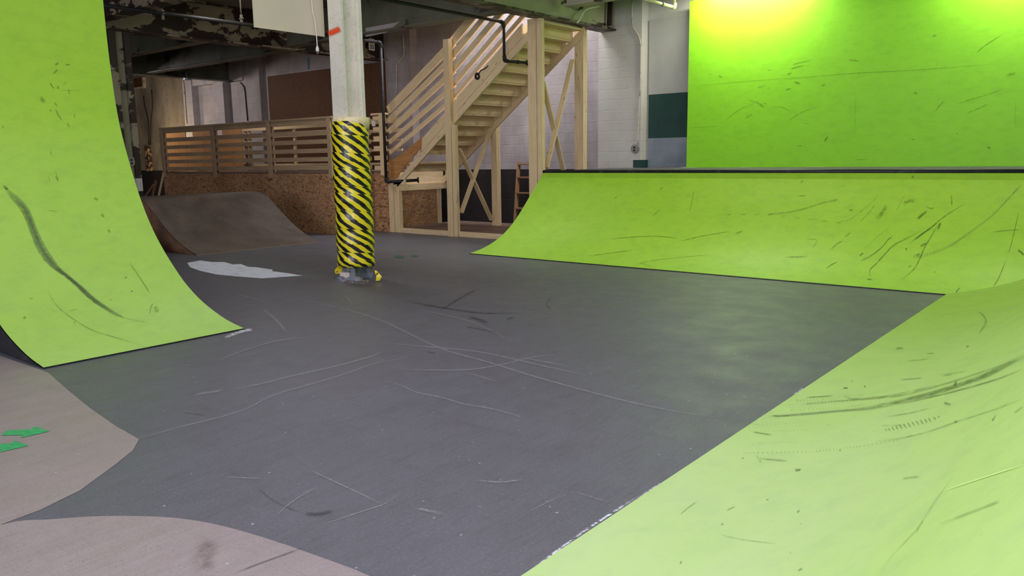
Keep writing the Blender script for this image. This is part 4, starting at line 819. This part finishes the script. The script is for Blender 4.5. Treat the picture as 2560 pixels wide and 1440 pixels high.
# ------------------------------------------------------------------ BLACK PIPES
def pipe(label, segs, flange, r=.031):
    t = thing('iron_pipe', segs[-1], label, 'pipe', 'black iron pipes'); V = [Vector(s) for s in segs]
    for a, b in zip(V, V[1:]): m = MB(); m.tube([a, b], r, 12); pr_ = m.build('pipe_run', MBM, t)
    for i in range(1, len(V) - 1):
        d0 = (V[i - 1] - V[i]).normalized(); d1 = (V[i + 1] - V[i]).normalized(); c = V[i]
        m = MB(); m.tube(crom([tuple(c + d0 * .09), tuple(c + d0 * .035 + d1 * .01), tuple(c + d1 * .035 + d0 * .01), tuple(c + d1 * .09)], 3), r * 1.35, 12); m.build('elbow', MBM, t)
    d = (V[-1] - V[-2]).normalized(); m = MB(); m.tube([V[-1] - d * .03, V[-1]], r * 1.9, 14); m.build('flange', MBM, t)
    mid = V[-2] + (V[-1] - V[-2]) * .55; m = MB(); m.tube([mid - d * .025, mid + d * .025], r * 1.3, 12); m.build('coupling', MBM, pr_)
YPI = 11.22
a = aty(946, 107, YPI); b = aty(971, 455, YPI)
xp = (a.x + b.x) / 2
pipe('long black iron pipe dropping past the railing end to the stair foot', [tuple(Vector((xp, 4.5, a.z))), (xp, YPI, a.z), (xp, YPI, b.z), tuple(aty(1047, 450, 11.72))], True)
a = aty(1256, 56, YPI - .05); b = aty(1264, 152, YPI - .05)
xp = (a.x + b.x) / 2
pipe('black iron pipe dropping in front of the upper stairs to the tall post', [(xp, 5.5, a.z), (xp, YPI - .05, a.z), (xp, YPI - .05, b.z), tuple(aty(1321, 157, YN + .35))], True, .026)

# ------------------------------------------------------------------ SPEED SIGN
XS = -14.9
a = atx(921.5, 96, XS); b = atx(937, 127, XS)
t = thing('speed_sign', (XS, (a.y + b.y) / 2, b.z), 'small white speed limit 35 sign on the dark peeling beam', 'sign')
W, Hh = b.y - a.y, a.z - b.z
m = MB(); m.box(XS - .01, XS, a.y, b.y, b.z, a.z); pl_ = m.build('plate', MWH, t)
def text(s, size, z, nm):
    cu = bpy.data.curves.new(nm, 'FONT'); cu.body = s; cu.size = size; cu.align_x = 'CENTER'; cu.extrude = .001; cu.offset = size * .02
    o = bpy.data.objects.new(nm, cu); C.objects.link(o); bpy.context.view_layer.update()
    me = bpy.data.meshes.new_from_object(o.evaluated_get(bpy.context.evaluated_depsgraph_get())); bpy.data.objects.remove(o)
    me.materials.clear(); me.materials.append(MBK); w = bpy.data.objects.new(nm, me); C.objects.link(w); w.parent = pl_
    w.rotation_euler = (math.pi / 2, 0, math.pi / 2); w.location = (.003, 0, z); return w
text('SPEED', W * .30, Hh * .80, 'lettering'); text('LIMIT', W * .30, Hh * .60, 'lettering'); text('35', W * .78, Hh * .14, 'lettering')
m = MB(); m.box(XS - .06, XS - .011, (a.y + b.y) / 2 - .02, (a.y + b.y) / 2 + .02, b.z + .02, a.z + .05); m.build('mounting_bracket', MSJ, t)

# ------------------------------------------------------------------ LADDER
YD = 13.45
t = thing('wooden_ladder', (-10.6, YD, .1), 'old brown wooden ladder leaning on the wall behind the stairs', 'ladder')
bl, br_ = aty(1288, 562, 13.2), aty(1330, 566, 13.2); tl, t_r = aty(1297, 406, 13.7), aty(1330, 404, 13.7)
bl.z = br_.z = .1
for a, b in ((bl, tl), (br_, t_r)): m = MB(); m.beam(a, b, .035, .09, (0, 1, 0)); m.build('stile', MLD, t)
for y in (411, 444, 483, 521):
    f = (562 - y) / (562 - 406); a = bl + (tl - bl) * f; b = br_ + (t_r - br_) * f; m = MB(); m.box(a.x - .02, b.x + .02, a.y - .05, a.y + .05, a.z - .015, a.z + .015); m.build('rung', MLD, t)

# ------------------------------------------------------------------ LIGHTS
def area(name, loc, target, sx, sy, power, col=(1, 1, 1), spread=math.pi):
    l = bpy.data.lights.new(name, 'AREA'); l.shape = 'RECTANGLE'; l.size = sx; l.size_y = sy; l.energy = power; l.color = col; l.spread = spread
    o = bpy.data.objects.new(name, l); C.objects.link(o); o.location = loc; o.rotation_euler = (Vector(target) - Vector(loc)).to_track_quat('-Z', 'Y').to_euler(); return o
DAY = (.93, .91, 1.0)
for i, (a, b) in enumerate(WIN): area('window_daylight', ((a + b) / 2, YF0 + .02, 2.6), ((a + b) / 2, 0, 1.6), b - a, 3.1, (170, 350, 380)[i], DAY)
# overhead lights over the near bay
area('overhead_light', (-3.6, 4.6, 5.36), (-3.6, 4.6, 0), 5.2, 4.2, 185, (.93, .87, 1.0))
area('overhead_light', (-1.0, .2, 5.36), (-1.0, .2, 0), 3.0, 2.6, 320, (.87, .84, 1.0))  # unseen fill light, added to brighten the near right ramp
# strip lamps washing the green panel
for x, L_, p in ((-5.75, 1.8, 100), (-1.5, 1.9, 80)): area('panel_strip_lamp', (x, YW - .36, ZP1 + .17), (x, YW - .05, 2.0), L_, .1, p, (1, .98, .84))
# daylight down the stairwell
area('stairwell_daylight', (-10.6, 12.5, 6.9), (-10.6, 12.5, 0), 2.6, 2.0, 430, (.92, .93, 1))
# dim lamps over the far platform
area('platform_lamp', (-23.4, 10.2, 3.7), (-22.2, 13.8, 2.6), .4, .4, 62, (1, .9, .84))
area('platform_floor_lamp', (-25.0, 12.6, 1.5), (-25.2, 13.8, 1.9), .3, .3, 40, (1, .78, .46))
area('platform_bulb', (-18.2, 11.1, 3.6), (-18.2, 11.9, 1.4), .5, .5, 16, (1, .88, .74))
area('bay_strip_lamp', (-11.5, 7.6, 4.5), (-11.5, 8.6, 0), 2.4, .3, 50, (1, .95, .9))
w = bpy.data.worlds.new('world'); sc.world = w; w.use_nodes = True; bg = w.node_tree.nodes['Background']; bg.inputs[0].default_value = (.8, .88, 1, 1); bg.inputs[1].default_value = .6
sc.view_settings.view_transform = 'Standard'; sc.view_settings.look = 'None'; sc.view_settings.exposure = 0.0; sc.view_settings.gamma = 1; sc.view_settings.use_curve_mapping = False
sc.cycles.use_denoising = True; sc.cycles.max_bounces = 8; sc.cycles.diffuse_bounces = 4; sc.cycles.transparent_max_bounces = 12
sc.cycles.sample_clamp_indirect = 6
